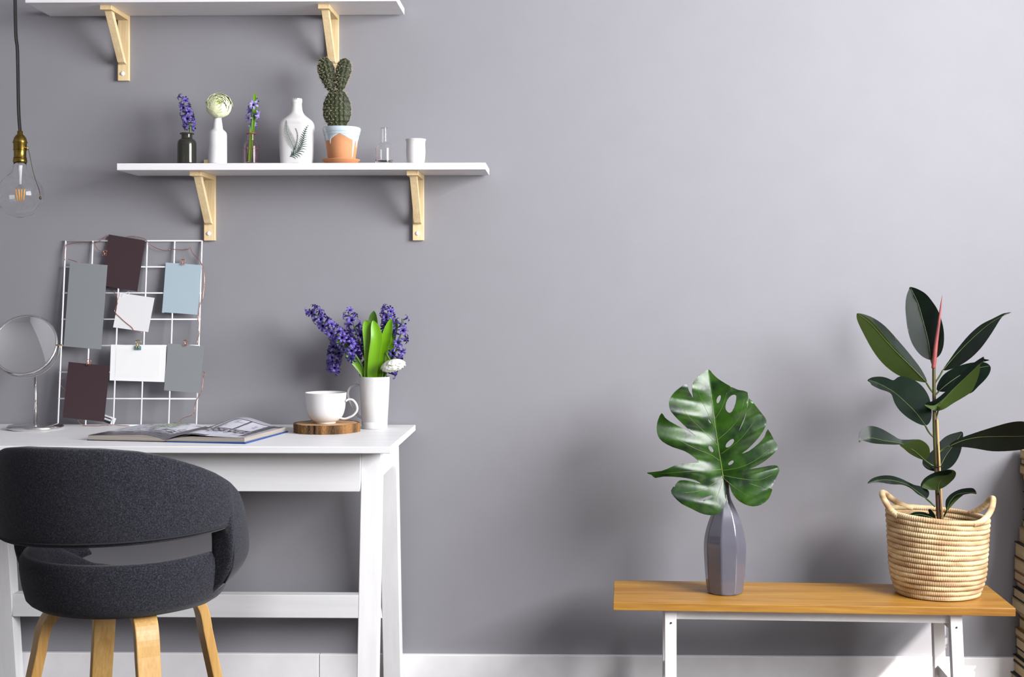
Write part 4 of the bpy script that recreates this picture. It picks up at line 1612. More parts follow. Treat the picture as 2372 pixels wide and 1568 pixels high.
SHADE = {'w': srgb(204, 204, 214), 'g': srgb(82, 79, 88), 'l': srgb(164, 162, 174), 'k': srgb(24, 20, 23), 'd': srgb(46, 42, 47), 'n': srgb(112, 140, 62), 'm': srgb(132, 130, 140)}


def pic_right(u, v):
    n = noise.noise(Vector((u * 14, v * 14, 1)))
    if u > 0.93 and v < 0.8: return 'l'
    if v > 0.92: return 'l'
    # window with muntins
    if 0.34 < u < 0.86 and 0.42 < v < 0.9:
        if u < 0.37 or u > 0.83 or v < 0.45 or v > 0.87 or 0.58 < u < 0.61: return 'g'
        return 'w' if n < 0.32 else 'l'
    if u < 0.30 and v > 0.30:
        if v > 0.62 and n > 0.05: return 'n'
        return 'k' if n > -0.42 else 'd'
    if u > 0.86 and v > 0.1: return 'd' if n > 0 else 'g'
    if 0.26 < v < 0.44 and u > 0.30:
        return 'k' if noise.noise(Vector((u * 22, v * 30, 4))) > 0.03 else 'l'
    if v < 0.1 and u < 0.5: return 'd' if n > -.1 else 'g'
    return 'w' if n < 0.3 else 'l'


def pic_left(u, v):       # u measured from the spine
    n = noise.noise(Vector((u * 12, v * 12, 7)))
    if u < 0.10: return 'g'
    if v > 0.62 and 0.30 < u < 0.66: return 'n' if noise.noise(Vector((u * 30, v * 24, 3))) > -0.05 else 'w'
    if v < 0.20: return 'd' if noise.noise(Vector((u * 5, v * 26, 2))) > 0.0 else 'g'
    if v < 0.34: return 'g' if n > -0.1 else 'm'
    if 0.34 < v < 0.5 and 0.1 < u < 0.5 and noise.noise(Vector((u * 9, v * 40, 9))) > 0.1: return 'd'
    if 0.45 < v < 0.62 and 0.45 < u < 0.8 and abs(noise.noise(Vector((u * 18, v * 18, 12)))) < 0.07: return 'g'
    return 'w' if n < 0.1 else 'l'


def page(sign, hf, pic, N=64, NVv=64):
    V, Fc, C = [], [], []
    for i in range(N + 1):
        u = PW * (0.012 + 0.988 * i / N)
        for j in range(NVv + 1):
            V.append(MP(sign * u, PH * j / NVv, hf(u, j / NVv)))
    for i in range(N):
        for j in range(NVv):
            a = i * (NVv + 1) + j
            f = (a, a + NVv + 1, a + NVv + 2, a + 1)
            Fc.append(f if sign > 0 else f[::-1])
            C.append(SHADE[pic((i + .5) / N, (j + .5) / NVv)])
    o = mk('printed_page', (V, Fc), M['print'], mag)
    at = o.data.attributes.new('print', 'FLOAT_COLOR', 'FACE')
    for k, cc in enumerate(C):
        at.data[k].color = (*cc, 1)
    solidify(o, 0.0004, -1)
    return o


def hpr(u, v):
    t = u / PW
    hump = math.exp(-((t - 0.42) / 0.30) ** 2)
    lift = 0.003 + 0.024 * max(0, v - 0.10) ** 1.1
    edge = max(0, 1 - t / 0.06)
    return hr_(u) + 0.0008 + hump * lift * (1 - edge) + 0.004 * math.sin(min(1, t * 2.2) * PI) * (1 - v)


page(-1, lambda u, v: hl_(u) + 0.0006 + 0.002 * math.sin(min(1, u / PW) * PI) * v, pic_left)
page(1, hpr, pic_right)

# ------------------------------------------------------------------ wood slice, cup, tall mug
sl = Pz(756, 1007, DZ)
slc = Vector((P(756, 990, sl.y + 0.085).x, sl.y + 0.088, DZ))
ws = thing('wood_slice', slc, 'round slice of log with bark used as a coaster', 'wood slice')
rad_f = lambda a: 0.0905 * (1 + 0.025 * math.sin(2 * a + 1) + 0.018 * math.sin(5 * a) + 0.012 * math.sin(9 * a + 2))
ST = 0.0245
NA = 144
V, Fc = [], []
for (f, z) in ((1.0, 0.0), (1.0, ST), ):
    for k in range(NA):
        a = 2 * PI * k / NA
        r = (rad_f(a) - 0.006) * f
        V.append((slc.x + r * math.cos(a), slc.y + r * math.sin(a), DZ + z))
Fc = [(k, (k + 1) % NA, NA + (k + 1) % NA, NA + k) for k in range(NA)]
Fc.append(tuple(NA + k for k in range(NA))); Fc.append(tuple(range(NA))[::-1])
mk('cut_disc', (V, Fc), M['slice'], ws, False)
V, Fc = [], []
NZ = 6
for j in range(NZ + 3):
    for k in range(NA):
        a = 2 * PI * k / NA
        chunk = noise.noise(Vector((math.cos(a) * 9, math.sin(a) * 9, 0.5)))
        rough = noise.noise(Vector((math.cos(a) * 30, math.sin(a) * 30, j * 0.8)))
        if j == 0: r, z = rad_f(a) - 0.007, 0.0
        elif j == NZ + 2: r, z = rad_f(a) - 0.007, ST
        else:
            r = rad_f(a) + 0.0032 * chunk + 0.0022 * rough
            z = ST * (j - 1) / NZ + (0.0006 if j == NZ + 1 else 0)
        V.append((slc.x + r * math.cos(a), slc.y + r * math.sin(a), DZ + z))
for j in range(NZ + 2):
    for k in range(NA):
        l = (k + 1) % NA
        Fc.append((j * NA + k, j * NA + l, (j + 1) * NA + l, (j + 1) * NA + k))
mk('bark', (V, Fc), M['bark'], ws, False)

cc = Vector((P(754, 985, slc.y - 0.01).x, slc.y - 0.008, DZ + ST))
cup = thing('coffee_cup', cc, 'wide white cup with a loop handle on the wood slice', 'cup')
prof = [(0.0255, 0), (0.0285, 0.0005), (0.0290, 0.003), (0.0300, 0.0045), (0.0400, 0.0105), (0.0490, 0.0225), (0.0545, 0.040), (0.0570, 0.060), (0.0585, 0.080), (0.0590, 0.0865)]
sp3 = smooth_prof(prof, 4)
cb = mk('bowl', lathe([(0, 0.001)] + sp3 + [(0.0580, 0.0877), (0.0566, 0.0865), (0.0555, 0.075), (0.053, 0.050), (0.046, 0.024), (0.03, 0.009), (0, 0.007)], cc, 72), M['ceramic'], cup)
hp = [(801, 929), (808, 925), (818, 927), (826, 938), (827, 950), (819, 961), (808, 967), (797, 970), (784, 967)]
yh = cc.y - 0.008
hpts = catmull([P(x, y, yh) for x, y in hp], 5)
mk('handle', tube(hpts, 0.0052, 12, flat=0.62, up=(0, 1, 0)), M['ceramic'], cup)

mgf = Pz(868, 995, DZ)
mg = Vector((P(868, 990, mgf.y + 0.04).x, mgf.y + 0.038, DZ))
mug = thing('tall_mug', mg, 'tall white mug used as a vase for the hyacinth bunch', 'mug')
prof = [(0.0350, 0), (0.0368, 0.0008), (0.0373, 0.003), (0.0378, 0.0200), (0.0372, 0.0205), (0.0380, 0.0212), (0.0412, 0.080), (0.0440, 0.140), (0.0444, 0.1500)]
mk('body', lathe([(0, 0.0005)] + prof + [(0.0438, 0.1512), (0.0428, 0.1500), (0.0395, 0.08), (0.035, 0.012), (0, 0.008)], mg, 72), M['ceramic'], mug)
hp = [(836, 894), (824, 892), (812, 897), (806, 910), (809, 926), (819, 945), (829, 962), (840, 968)]
hpts = catmull([P(x, y, mg.y + 0.022 * (1 if i not in (0, 7) else 0.6)) for i, (x, y) in enumerate(hp)], 5)
mk('handle', tube(hpts, 0.0070, 12, flat=0.55, up=(0, 1, 0)), M['ceramic'], mug)

# bunch of hyacinths in the tall mug
my = mg.y
HG = 'hyacinths in the tall mug'
mouth = lambda px, dy=0.0: P(px, 876, my + dy)
deep = lambda px, dy=0.0: P(px, 940, my + dy)
h1 = hyacinth([deep(862, -.01), mouth(852, -.012), P(818, 815, my - .03), P(770, 765, my - .045), P(722, 718, my - .05)], 0.46, 33, 1.10,
              'long blue hyacinth leaning out left over the cup', HG, spread=0.0165)
h2 = hyacinth([deep(860, -.0), mouth(848, 0), P(822, 812, my + .01), P(795, 790, my + .012), P(777, 815, my + .008), P(772, 858, my + .004)], 0.50, 29, 1.10,
              'blue hyacinth bending over and hanging head down', HG, spread=0.016)
h3 = hyacinth([deep(866, .005), mouth(858, .004), P(842, 820, my + .006), P(826, 770, my + .0), P(806, 722, my - .006)], 0.34, 21, 1.12,
              'sparse blue hyacinth between the drooping one and the leaves', HG, spread=0.0175)
h4 = hyacinth([deep(874, .01), mouth(880, .012), P(890, 820, my + .016), P(898, 770, my + .016), P(899, 716, my + .012)], 0.34, 36, 1.12,
              'upright dense blue hyacinth behind the tall leaves', HG, spread=0.017)
h5 = hyacinth([deep(876, -.005), mouth(890, 0), P(912, 828, my - .004), P(928, 775, my - .008), P(932, 738, my - .008)], 0.36, 16, 1.06,
              'sparse blue hyacinth with a bare stem above the white ranunculus', HG, spread=0.019)
blade([deep(852, -.014), mouth(846, -.015), P(812, 826, my - .024), P(790, 797, my - .03), P(775, 787, my - .034)], 0.0085, 'leaf', M['hy_leaf'], h1, 0.3)
blade([deep(858, -.018), mouth(856, -.020), P(858, 820, my - .026), P(854, 765, my - .03), P(846, 742, my - .03)], 0.0150, 'leaf', M['hy_leaf'], h3)
blade([deep(862, -.022), mouth(862, -.026), P(866, 830, my - .036), P(872, 780, my - .040), P(864, 742, my - .034)], 0.0140, 'leaf', M['hy_leaf'], h3, 0.2)
blade([deep(868, .014), mouth(868, .014), P(866, 800, my + .012), P(864, 750, my + .01), P(866, 720, my + .008)], 0.0120, 'leaf', M['hy_leaf_d'], h4)
blade([P(872, 890, my - .010), mouth(874, -.0105), P(883, 825, my - .012), P(896, 780, my - .014), P(906, 738, my - .012)], 0.0130, 'leaf', M['hy_leaf'], h4, -0.2)
blade([deep(876, .001), mouth(884, .002), P(896, 835, my + .003), P(904, 805, my + .003), P(908, 782, my + .004)], 0.0100, 'leaf', M['hy_leaf'], h5)
blade([deep(880, .020), mouth(886, .022), P(905, 800, my + .034), P(914, 760, my + .036), P(916, 738, my + .036)], 0.0080, 'leaf', M['hy_leaf_d'], h5)
rc = P(912, 849, my - 0.050)
rn1 = ranunculus(rc, (0.22, -0.12, -0.90), 0.0335, [deep(874, -.012), mouth(884, -.022), P(890, 838, my - .040), P(893, 817, my - .046), P(902, 832, my - .05), rc + Vector((-0.003, 0, 0.012))],
           'white ranunculus hanging its head over the rim of the tall mug', (M['ran_w'], M['ran_w']), None, 5, 34)
set_florets([h1, h2, h3, h4, h5, rn1, mug])

# ------------------------------------------------------------------ grey vase with monstera leaf
vb = Pz(1678, 1380, HB)
vc = Vector((P(1679, 1375, vb.y + 0.042).x, vb.y + 0.042, HB))
gv = thing('grey_vase', vc, 'glossy grey faceted ceramic bottle vase on the oak bench', 'vase')
prof = [(0.0425, 0), (0.0465, 0.002), (0.0485, 0.010), (0.0520, 0.040), (0.0555, 0.090), (0.0565, 0.125), (0.0545, 0.150), (0.0480, 0.180), (0.0370, 0.212), (0.0255, 0.238), (0.0170, 0.258), (0.0132, 0.275), (0.0122, 0.292), (0.0120, 0.306)]
sp4 = smooth_prof(prof, 5)


def facet(a, z):
    n = 8
    w_ = 2 * PI / n
    q = ((a + 0.28) % w_) - w_ / 2
    f = math.cos(w_ / 2) / math.cos(q)
    f = min(f, 0.985)
    t = min(1, max(0, (0.262 - z) / 0.03))
    t *= min(1, max(0, z / 0.006))
    return (1 - t) + t * f * 1.045


mk('body', lathe([(0, 0)] + sp4[:-6], vc, 160, facet), M['grey_ceramic'], gv)
mk('neck', lathe(sp4[-7:] + [(0.0131, 0.3065), (0.0131, 0.3085), (0.0118, 0.3095), (0.0095, 0.3085), (0.0095, 0.28), (0, 0.27)], vc, 160, facet), M['neck_ceramic'], gv)

mo = lambda cx, cy: (1480 + cx / 2.75, 830 + cy / 2.75)
MOUT = [(443, 70), (400, 98), (362, 130), (342, 165), (338, 205), (344, 250), (334, 232), (318, 205), (302, 164), (262, 186), (222, 220), (195, 262), (192, 300), (205, 340), (250, 390), (310, 448), (363, 497), (310, 462), (250, 430), (195, 400), (165, 375), (145, 348), (122, 390), (113, 440), (120, 490), (150, 530), (215, 565), (290, 590), (345, 625), (383, 663), (330, 665), (270, 670), (215, 688), (145, 717), (50, 728), (80, 742), (105, 762), (160, 752), (260, 757), (340, 770), (382, 788), (390, 798), (320, 780), (262, 777), (235, 800), (204, 842), (222, 880), (270, 925), (330, 955), (390, 985), (440, 998), (490, 996), (525, 975), (548, 935), (556, 880), (553, 820), (540, 778), (556, 768), (575, 800), (590, 850), (622, 895), (670, 928), (725, 943), (780, 932), (825, 895), (845, 850), (848, 835), (835, 828), (780, 820), (725, 805), (703, 795), (760, 812), (822, 828), (850, 815), (875, 760), (895, 712), (880, 684), (845, 682), (790, 692), (702, 706), (740, 690), (800, 655), (855, 610), (884, 575), (878, 545), (858, 515), (822, 452), (800, 500), (760, 545), (700, 590), (655, 606), (690, 580), (745, 525), (790, 465), (812, 412), (805, 380), (770, 335), (735, 290), (700, 255), (695, 300), (675, 370), (650, 430), (636, 465), (660, 420), (682, 360), (692, 290), (692, 216), (630, 200), (560, 165), (505, 130), (470, 98)]
MHOLES = [[(512, 236), (522, 240), (518, 265), (505, 285), (495, 280), (497, 255)],
          [(600, 232), (620, 240), (614, 290), (595, 335), (575, 347), (553, 325), (555, 285), (575, 248)],
          [(440, 388), (452, 398), (462, 415), (448, 408)],
          [(600, 513), (606, 528), (590, 552), (568, 567), (553, 565), (556, 545), (578, 522)],
          [(448, 558), (465, 566), (476, 590), (466, 598), (450, 585), (442, 566)],
          [(598, 650), (604, 660), (590, 675), (572, 680), (570, 668), (584, 655)],
          [(468, 870), (468, 882), (435, 898), (380, 909), (410, 890), (440, 878)]]
mT, mB = mo(443, 70), mo(537, 770)
mdx, mdy = (mB[0] - mT[0]), (mB[1] - mT[1])
ml = math.hypot(mdx, mdy)


def mon_depth(px, py):
    s_ = ((px - mT[0]) * mdy - (py - mT[1]) * mdx) / ml      # + to the right
    t_ = ((px - mT[0]) * mdx + (py - mT[1]) * mdy) / ml / ml
    m_ = abs(s_) / 838.0
    fold = -0.50 * m_ + 1.5 * m_ * m_
    if s_ > 0: fold = -0.22 * m_ + 1.6 * m_ * m_
    rip = 0.006 * math.sin(t_ * 24 + (0.030 * abs(s_))) * min(1, m_ / 0.05)
    droop = -0.13 * max(0, t_ - 0.97) + 0.035 * (0.6 - t_) * (0.6 - t_)
    return vc.y - 0.020 + fold + rip + droop


mroot = vc + Vector((0, 0, 0.25))
mon = thing('monstera_leaf', mroot, 'large split monstera leaf standing in the grey vase', 'leaf')
lf = mk('blade', leaf_surface([mo(*p) for p in MOUT], [[mo(*p) for p in h] for h in MHOLES], mon_depth, 4.2, 2, [mo(*p) for p in ((537, 765), (510, 600), (480, 400), (458, 220), (443, 85))]), M['monstera'], mon)
solidify(lf, 0.0009)


def mon_vein(pts, r0, r1, name):
    st = catmull([Vector((*mo(*p), 0)) for p in pts], 6)
    ps = [P(p.x, p.y, mon_depth(p.x, p.y) - 0.0004) for p in st]
    mk(name, tube(ps, [r0 + (r1 - r0) * i / (len(ps) - 1) for i in range(len(ps))], 6), M['monstera_v'], lf)


mon_vein([(537, 765), (510, 600), (480, 400), (458, 220), (443, 85)], 0.0024, 0.0007, 'midrib')
for v_ in ([(525, 660), (450, 610), (360, 575), (230, 505), (150, 440)], [(505, 560), (430, 480), (340, 395), (250, 290), (215, 250)], [(487, 450), (430, 330), (385, 230), (370, 160)],
           [(532, 706), (440, 716), (300, 722), (130, 735)], [(535, 745), (470, 800), (380, 845), (280, 855)], [(537, 765), (510, 850), (480, 940)],
           [(500, 520), (580, 450), (640, 370), (672, 260)], [(520, 610), (590, 560), (660, 500), (735, 400)], [(482, 390), (530, 310), (560, 220)],
           [(530, 715), (640, 695), (740, 650), (830, 580)], [(535, 745), (640, 765), (760, 775), (850, 740)], [(540, 765), (620, 830), (700, 880)]):
    mon_vein(v_, 0.0009, 0.0003, 'vein')
pb_ = P(*mo(537, 762), mon_depth(*mo(537, 762)) + 0.002)
mk('petiole', tube(catmull([vc + Vector((0, 0, 0.274)), vc + Vector((0, 0, 0.30)), vc + Vector((0.0, -0.004, 0.318)), pb_], 5), 0.0034, 10), M['rub_petiole'], mon)

# ------------------------------------------------------------------ woven basket
bf = Pz(2180, 1398, HB)
kc = Vector((P(2172, 1390, bf.y + 0.12).x, bf.y + 0.122, HB))
bask = thing('woven_basket', kc, 'round woven straw basket with two loop handles on the bench', 'basket')
NROW = 16
BH = 0.222
rw = BH / NROW / 2 * 1.12
brad = lambda t: 0.112 + 0.016 * math.sin(min(1, t * 3.0) * PI / 2) + 0.013 * t
TILT = 0.075


def coil_pt(phi, r, z):
    t = z / BH
    return Vector((kc.x + r * math.cos(phi), kc.y + r * math.sin(phi) * 0.93, kc.z + z - TILT * t * r * math.cos(phi)))


rr = random.Random(3)
for i in range(NROW):
    z = rw * 1.08 + (BH - 2 * rw) * i / (NROW - 1)
    t = z / BH
    rad = brad(t) - rw
    NS = 132
    NSEG = NS * 4
    V, Fc = [], []
    NC = 9
    ph0 = rr.uniform(0, 1)
    for k in range(NSEG):
        ph = 2 * PI * k / NSEG
        st = abs(math.sin(NS * (ph + ph0) / 2))
        jig = noise.noise(Vector((math.cos(ph) * 6, math.sin(ph) * 6, i * 1.3))) * 0.0012
        rt = rw * (0.78 + 0.22 * st ** 0.7)
        for q in range(NC):
            a = 2 * PI * q / NC
            V.append(coil_pt(ph, rad + jig + rt * math.cos(a) * 0.95, z + jig * 0.6 + rt * 1.02 * math.sin(a)))
    for k in range(NSEG):
        l = (k + 1) % NSEG
        for q in range(NC):
            w_ = (q + 1) % NC
            Fc.append((k * NC + q, l * NC + q, l * NC + w_, k * NC + w_))
    mk('coil', (V, Fc), M['coil'], bask)
mk('base', lathe([(0, 0.001), (0.10, 0.001), (0.108, 0.004), (0.10, 0.008), (0, 0.008)], kc, 48), M['coil'], bask)


def handle(pts):
    st = catmull(pts, 26)
    rads = [0.0078 * (1 + 0.10 * abs(math.sin(i * 0.42)) ** 0.5) for i in range(len(st))]
    mk('handle', tube(st, rads, 12), M['coil'], bask)


rimz = BH - rw
rr_ = brad(1) - rw


def rimp(deg, up=0.0, out=0.0):
    p = coil_pt(math.radians(deg), rr_ + out, rimz)
    return p + Vector((0, 0, up))


# left and right loops: follow the rim, then stand up and out
handle([rimp(206, -0.003), rimp(196, 0.008, 0.006), rimp(187, 0.032, 0.016), rimp(176, 0.047, 0.016), rimp(160, 0.043, 0.008), rimp(142, 0.026, 0.002), rimp(124, 0.008, 0.0), rimp(108, -0.002, 0.0)])
handle([rimp(-62, -0.002), rimp(-46, 0.006, 0.002), rimp(-28, 0.030, 0.008), rimp(-8, 0.056, 0.014), rimp(6, 0.052, 0.016), rimp(18, 0.026, 0.010), rimp(34, 0.002, 0.0)])

# ------------------------------------------------------------------ rubber plant
rc_ = lambda cx, cy: (1960 + cx / 2.6578, 640 + cy / 2.6578)
ry = kc.y + 0.0
plant = thing('rubber_plant', (kc.x, kc.y, HB + 0.012), 'young rubber plant with dark glossy leaves and pink sheath in the basket', 'plant')
mk('soil', lathe([(0, 0.165), (0.06, 0.163), (0.100, 0.158), (0.104, 0.15), (0.092, 0.0), (0, 0.0)], (kc.x, kc.y, HB + 0.012), 40), M['soil'], plant)
RP = lambda cx, cy, dy=0.0: P(*rc_(cx, cy), ry + dy)
st = catmull([RP(575, 1570), RP(566, 1400), RP(556, 1180), RP(546, 980), RP(542, 780), RP(540, 550)], 6)
i0 = len(st) * 2 // 5
mk('stem', tube(st[:i0 + 1], [0.0070 - 0.0012 * i / i0 for i in range(i0 + 1)], 14), M['rub_stem_b'], plant)
mk('stem', tube(st[i0:], [0.0058 - 0.0012 * i / (len(st) - i0) for i in range(len(st) - i0)], 14), M['rub_stem'], plant)
mk('stake', tube([RP(598, 1570, -.012), RP(585, 1350, -.010), RP(561, 880, -.008)], 0.0026, 10), M['cane'], plant)
mk('tie', tube([RP(536 + 30 * (1 + math.cos(a)), 1168 + 3 * math.sin(a), -0.011 * math.sin(a) - .004) for a in [2 * PI * i / 20 for i in range(20)]], 0.0010, 6, closed=True), M['cord'], plant)
mk('pink_sheath', tube(catmull([RP(538, 565), RP(543, 510, -.002), RP(555, 400, -.004), RP(572, 280, -.006), RP(584, 180, -.006), RP(592, 115, -.006)], 5),
                       [0.0058 * (1 - (i / 25) ** 1.6) * (1.18 if i > 3 else 1) + 0.0002 for i in range(26)], 12), M['sheath'], plant)


def rleaf(patches, rib, petiole, y_base, y_tip, roll=0.0, fold=0.3, under_rib=False):
    """patches: (outline, 'top' or 'under', extra roll); rib: base to tip in crop pixels"""
    b = rc_(*rib[0]); t = rc_(*rib[-1])
    rp_ = [rc_(*p) for p in rib]
    dx, dy = t[0] - b[0], t[1] - b[1]
    L = math.hypot(dx, dy)

    def base_depth(px, py, rl, fd):
        u_ = ((px - b[0]) * dx + (py - b[1]) * dy) / (L * L)
        # signed distance to the rib polyline
        best = 1e9; sg = 1
        for p, q in zip(rp_, rp_[1:]):
            d_ = seg_dist((px, py), p, q)
            if d_ < best:
                best = d_
                sg = 1 if ((px - p[0]) * (q[1] - p[1]) - (py - p[1]) * (q[0] - p[0])) > 0 else -1
        m_ = best / 840
        y_ = y_base + (y_tip - y_base) * max(-0.1, min(1.1, u_))
        y_ += sg * m_ * rl - fd * m_ + 0.010 * math.sin(u_ * PI)
        return ry + y_

    grp = None
    for outl, side, rl, fd in patches:
        f = lambda px, py, rl=rl, fd=fd: base_depth(px, py, rl, fd)
        m_ = M['rub_top'] if side == 'top' else M['rub_under']
        m2 = M['rub_under'] if side == 'top' else M['rub_top']
        if grp is None:
            o_ = mk('leaf', leaf_surface([rc_(*p) for p in outl], [], f, 4.0, 3, rp_), [m_, m2], plant)
            grp = o_
            f0 = f
        else:
            o_ = mk('leaf_fold', leaf_surface([rc_(*p) for p in outl], [], f, 4.0, 3), [m_, m2], grp)
        solidify(o_, 0.0011, 0.0, 1)
    ps = catmull([Vector((*p, 0)) for p in rp_], 6)
    pr_ = [P(p.x, p.y, f0(p.x, p.y) - 0.0008) for p in ps]
    mk('rib', tube(pr_, [0.0014 * (1 - 0.7 * i / len(pr_)) for i in range(len(pr_))], 6), M['rub_rib'], grp)
    if petiole:
        pp = [P(*rc_(*b_), f0(*rc_(*b_))) for b_ in [rib[0]]] + [RP(x, y, 0) for x, y in petiole]
        mk('petiole', tube(catmull(pp, 4), 0.0024, 8), M['rub_petiole'], grp)


# each leaf of the plant, outline in the plant's own frame
rleaf([([(64, 240), (70, 228), (100, 236), (150, 268), (200, 320), (300, 440), (400, 550), (470, 620), (495, 640), (490, 653), (440, 645), (360, 625), (290, 590), (220, 530), (160, 450), (100, 340), (70, 275)], 'under', 0.55, 0.1),
       ([(70, 228), (110, 234), (170, 258), (240, 308), (320, 395), (400, 490), (460, 570), (495, 640), (440, 590), (360, 505), (270, 405), (190, 310), (130, 262)], 'top', -0.9, 0.3)],
      [(490, 648), (400, 555), (270, 425), (150, 290), (72, 232)], [(515, 690), (540, 722)], -0.01, -0.07)
rleaf([([(395, 66), (440, 78), (490, 108), (530, 155), (565, 210), (590, 280), (602, 350), (600, 420), (585, 470), (560, 500), (525, 515), (480, 500), (440, 465), (405, 410), (382, 340), (370, 260), (365, 180), (372, 120), (385, 85)], 'top', 0.25, 0.30)],
      [(522, 512), (505, 400), (475, 280), (440, 160), (397, 72)], [(532, 545)], 0.006, 0.045)
rleaf([([(1015, 222), (985, 226), (960, 232), (900, 262), (830, 298), (760, 358), (690, 440), (640, 510), (598, 575), (640, 572), (700, 548), (770, 500), (830, 440), (880, 372), (920, 310), (950, 262), (975, 236)], 'top', 0.95, 0.2)],
      [(595, 578), (680, 480), (790, 370), (900, 280), (1012, 223)], [(575, 615), (548, 655)], 0.0, -0.03)
rleaf([([(132, 640), (160, 622), (210, 617), (250, 625), (290, 640), (318, 622), (350, 614), (400, 630), (450, 660), (490, 705), (515, 760), (526, 830), (522, 880), (505, 910), (480, 918), (440, 905), (380, 870), (330, 825), (300, 780), (282, 730), (260, 712), (210, 695), (160, 670), (150, 655)], 'top', -0.5, 0.25)],
      [(485, 915), (430, 840), (360, 770), (290, 710), (200, 660), (140, 640)], [(510, 960), (540, 992)], -0.012, -0.09)
rleaf([([(557, 690), (575, 640), (610, 598), (670, 562), (740, 538), (810, 528), (860, 532), (888, 555), (885, 590), (860, 630), (815, 675), (765, 720), (700, 715), (620, 712), (572, 708)], 'top', -0.6, 0.15)],
      [(570, 708), (620, 665), (700, 610), (790, 570), (880, 552)], [(545, 735)], 0.012, 0.06)
rleaf([([(480, 783), (540, 765), (600, 720), (660, 665), (710, 600), (770, 545), (842, 496), (850, 508), (882, 516), (850, 525), (820, 540), (770, 590), (715, 645), (650, 705), (590, 762), (540, 795), (500, 797)], 'top', 0.7, 0.1),
       ([(482, 790), (540, 795), (590, 762), (650, 705), (715, 645), (770, 590), (822, 540), (818, 600), (795, 665), (770, 710), (720, 745), (660, 780), (600, 818), (550, 828), (510, 812)], 'under', -0.9, 0.1)],
      [(575, 790), (640, 715), (715, 642), (780, 580), (850, 518)], [(560, 850), (547, 900)], -0.035, -0.085)
rleaf([([(80, 1022), (82, 970), (100, 938), (135, 922), (180, 925), (230, 945), (290, 980), (340, 1005), (440, 1004), (400, 1022), (330, 1035), (250, 1034), (170, 1028), (120, 1015), (95, 1008)], 'top', -0.7, 0.2),
       ([(330, 1035), (390, 1022), (440, 1004), (480, 1018), (510, 1050), (515, 1090), (500, 1120), (480, 1130), (435, 1115), (390, 1090), (355, 1060)], 'under', 0.6, 0.0)],
      [(480, 1128), (420, 1075), (340, 1030), (240, 1012), (150, 995), (84, 1012)], [(515, 1155), (542, 1170)], -0.012, -0.09)
rleaf([([(470, 1140), (480, 1115), (530, 1075), (575, 1020), (620, 982), (680, 962), (718, 960), (716, 1020), (705, 1080), (680, 1135), (645, 1175), (600, 1196), (550, 1200), (505, 1190), (475, 1165)], 'top', 0.5, 0.1)],
      [(570, 1190), (610, 1110), (660, 1040), (712, 965)], [(558, 1205)], 0.012, 0.07)
rleaf([([(636, 1043), (660, 1018), (720, 990), (800, 962), (900, 930), (1000, 902), (1070, 893), (1110, 900), (1160, 925), (1195, 975), (1165, 1030), (1100, 1062), (1010, 1074), (900, 1076), (800, 1060), (720, 1050), (670, 1052)], 'top', -0.85, 0.12)],
      [(638, 1044), (720, 1010), (820, 990), (950, 985), (1080, 984), (1190, 976)], [(600, 1062), (570, 1085)], -0.012, -0.06)
rleaf([([(463, 1297), (468, 1270), (495, 1240), (550, 1215), (610, 1200), (640, 1190), (665, 1196), (676, 1212), (668, 1240), (640, 1270), (600, 1300), (550, 1316), (500, 1312)], 'under', 0.5, 0.1),
       ([(463, 1297), (462, 1275), (490, 1238), (545, 1208), (600, 1195), (640, 1190), (650, 1205), (625, 1222), (570, 1226), (515, 1245), (480, 1272)], 'top', -0.8, 0.1)],
      [(568, 1322), (568, 1280), (600, 1240), (655, 1205)], [(572, 1345), (566, 1352)], -0.028, -0.06)
rleaf([([(133, 1275), (160, 1245), (210, 1228), (270, 1226), (330, 1242), (385, 1268), (420, 1284), (465, 1294), (505, 1318), (510, 1345), (495, 1368), (480, 1362), (440, 1340), (400, 1306), (350, 1284), (280, 1280), (200, 1268)], 'top', -0.5, 0.2)],
      [(492, 1368), (430, 1320), (370, 1280), (280, 1256), (200, 1255), (137, 1274)], [(520, 1392), (548, 1418)], -0.014, -0.09)
rleaf([([(612, 1392), (618, 1370), (645, 1340), (690, 1315), (740, 1304), (785, 1306), (803, 1338), (770, 1336), (720, 1345), (680, 1362), (650, 1390), (628, 1425), (618, 1438), (612, 1415)], 'top', 0.6, 0.2),
       ([(618, 1438), (628, 1425), (650, 1390), (680, 1362), (720, 1345), (700, 1362), (670, 1390), (645, 1418), (625, 1440)], 'under', -0.6, 0.0)],
      [(620, 1438), (640, 1385), (690, 1340), (800, 1330)], [(605, 1470), (590, 1500)], -0.02, -0.05)
rleaf([([(365, 1482), (390, 1465), (430, 1450), (480, 1452), (510, 1462), (505, 1440), (520, 1434), (548, 1470), (548, 1498), (500, 1498), (450, 1492), (410, 1478)], 'top', 0.4, 0.1)],
      [(546, 1492), (500, 1476), (440, 1466), (370, 1482)], None, -0.015, -0.055)

# ------------------------------------------------------------------ stack of books at the end of the bench
bcov = [srgb(*c_) for c_ in ((46, 36, 30), (158, 126, 66), (122, 30, 34), (36, 44, 72), (30, 24, 22), (186, 166, 116), (150, 118, 60), (176, 152, 96), (28, 22, 22), (60, 92, 70), (34, 28, 26), (52, 40, 36), (44, 52, 84))]
names = ['dark brown', 'tan', 'red', 'navy', 'black', 'cream', 'ochre', 'straw', 'near-black', 'green', 'charcoal', 'brown', 'blue']
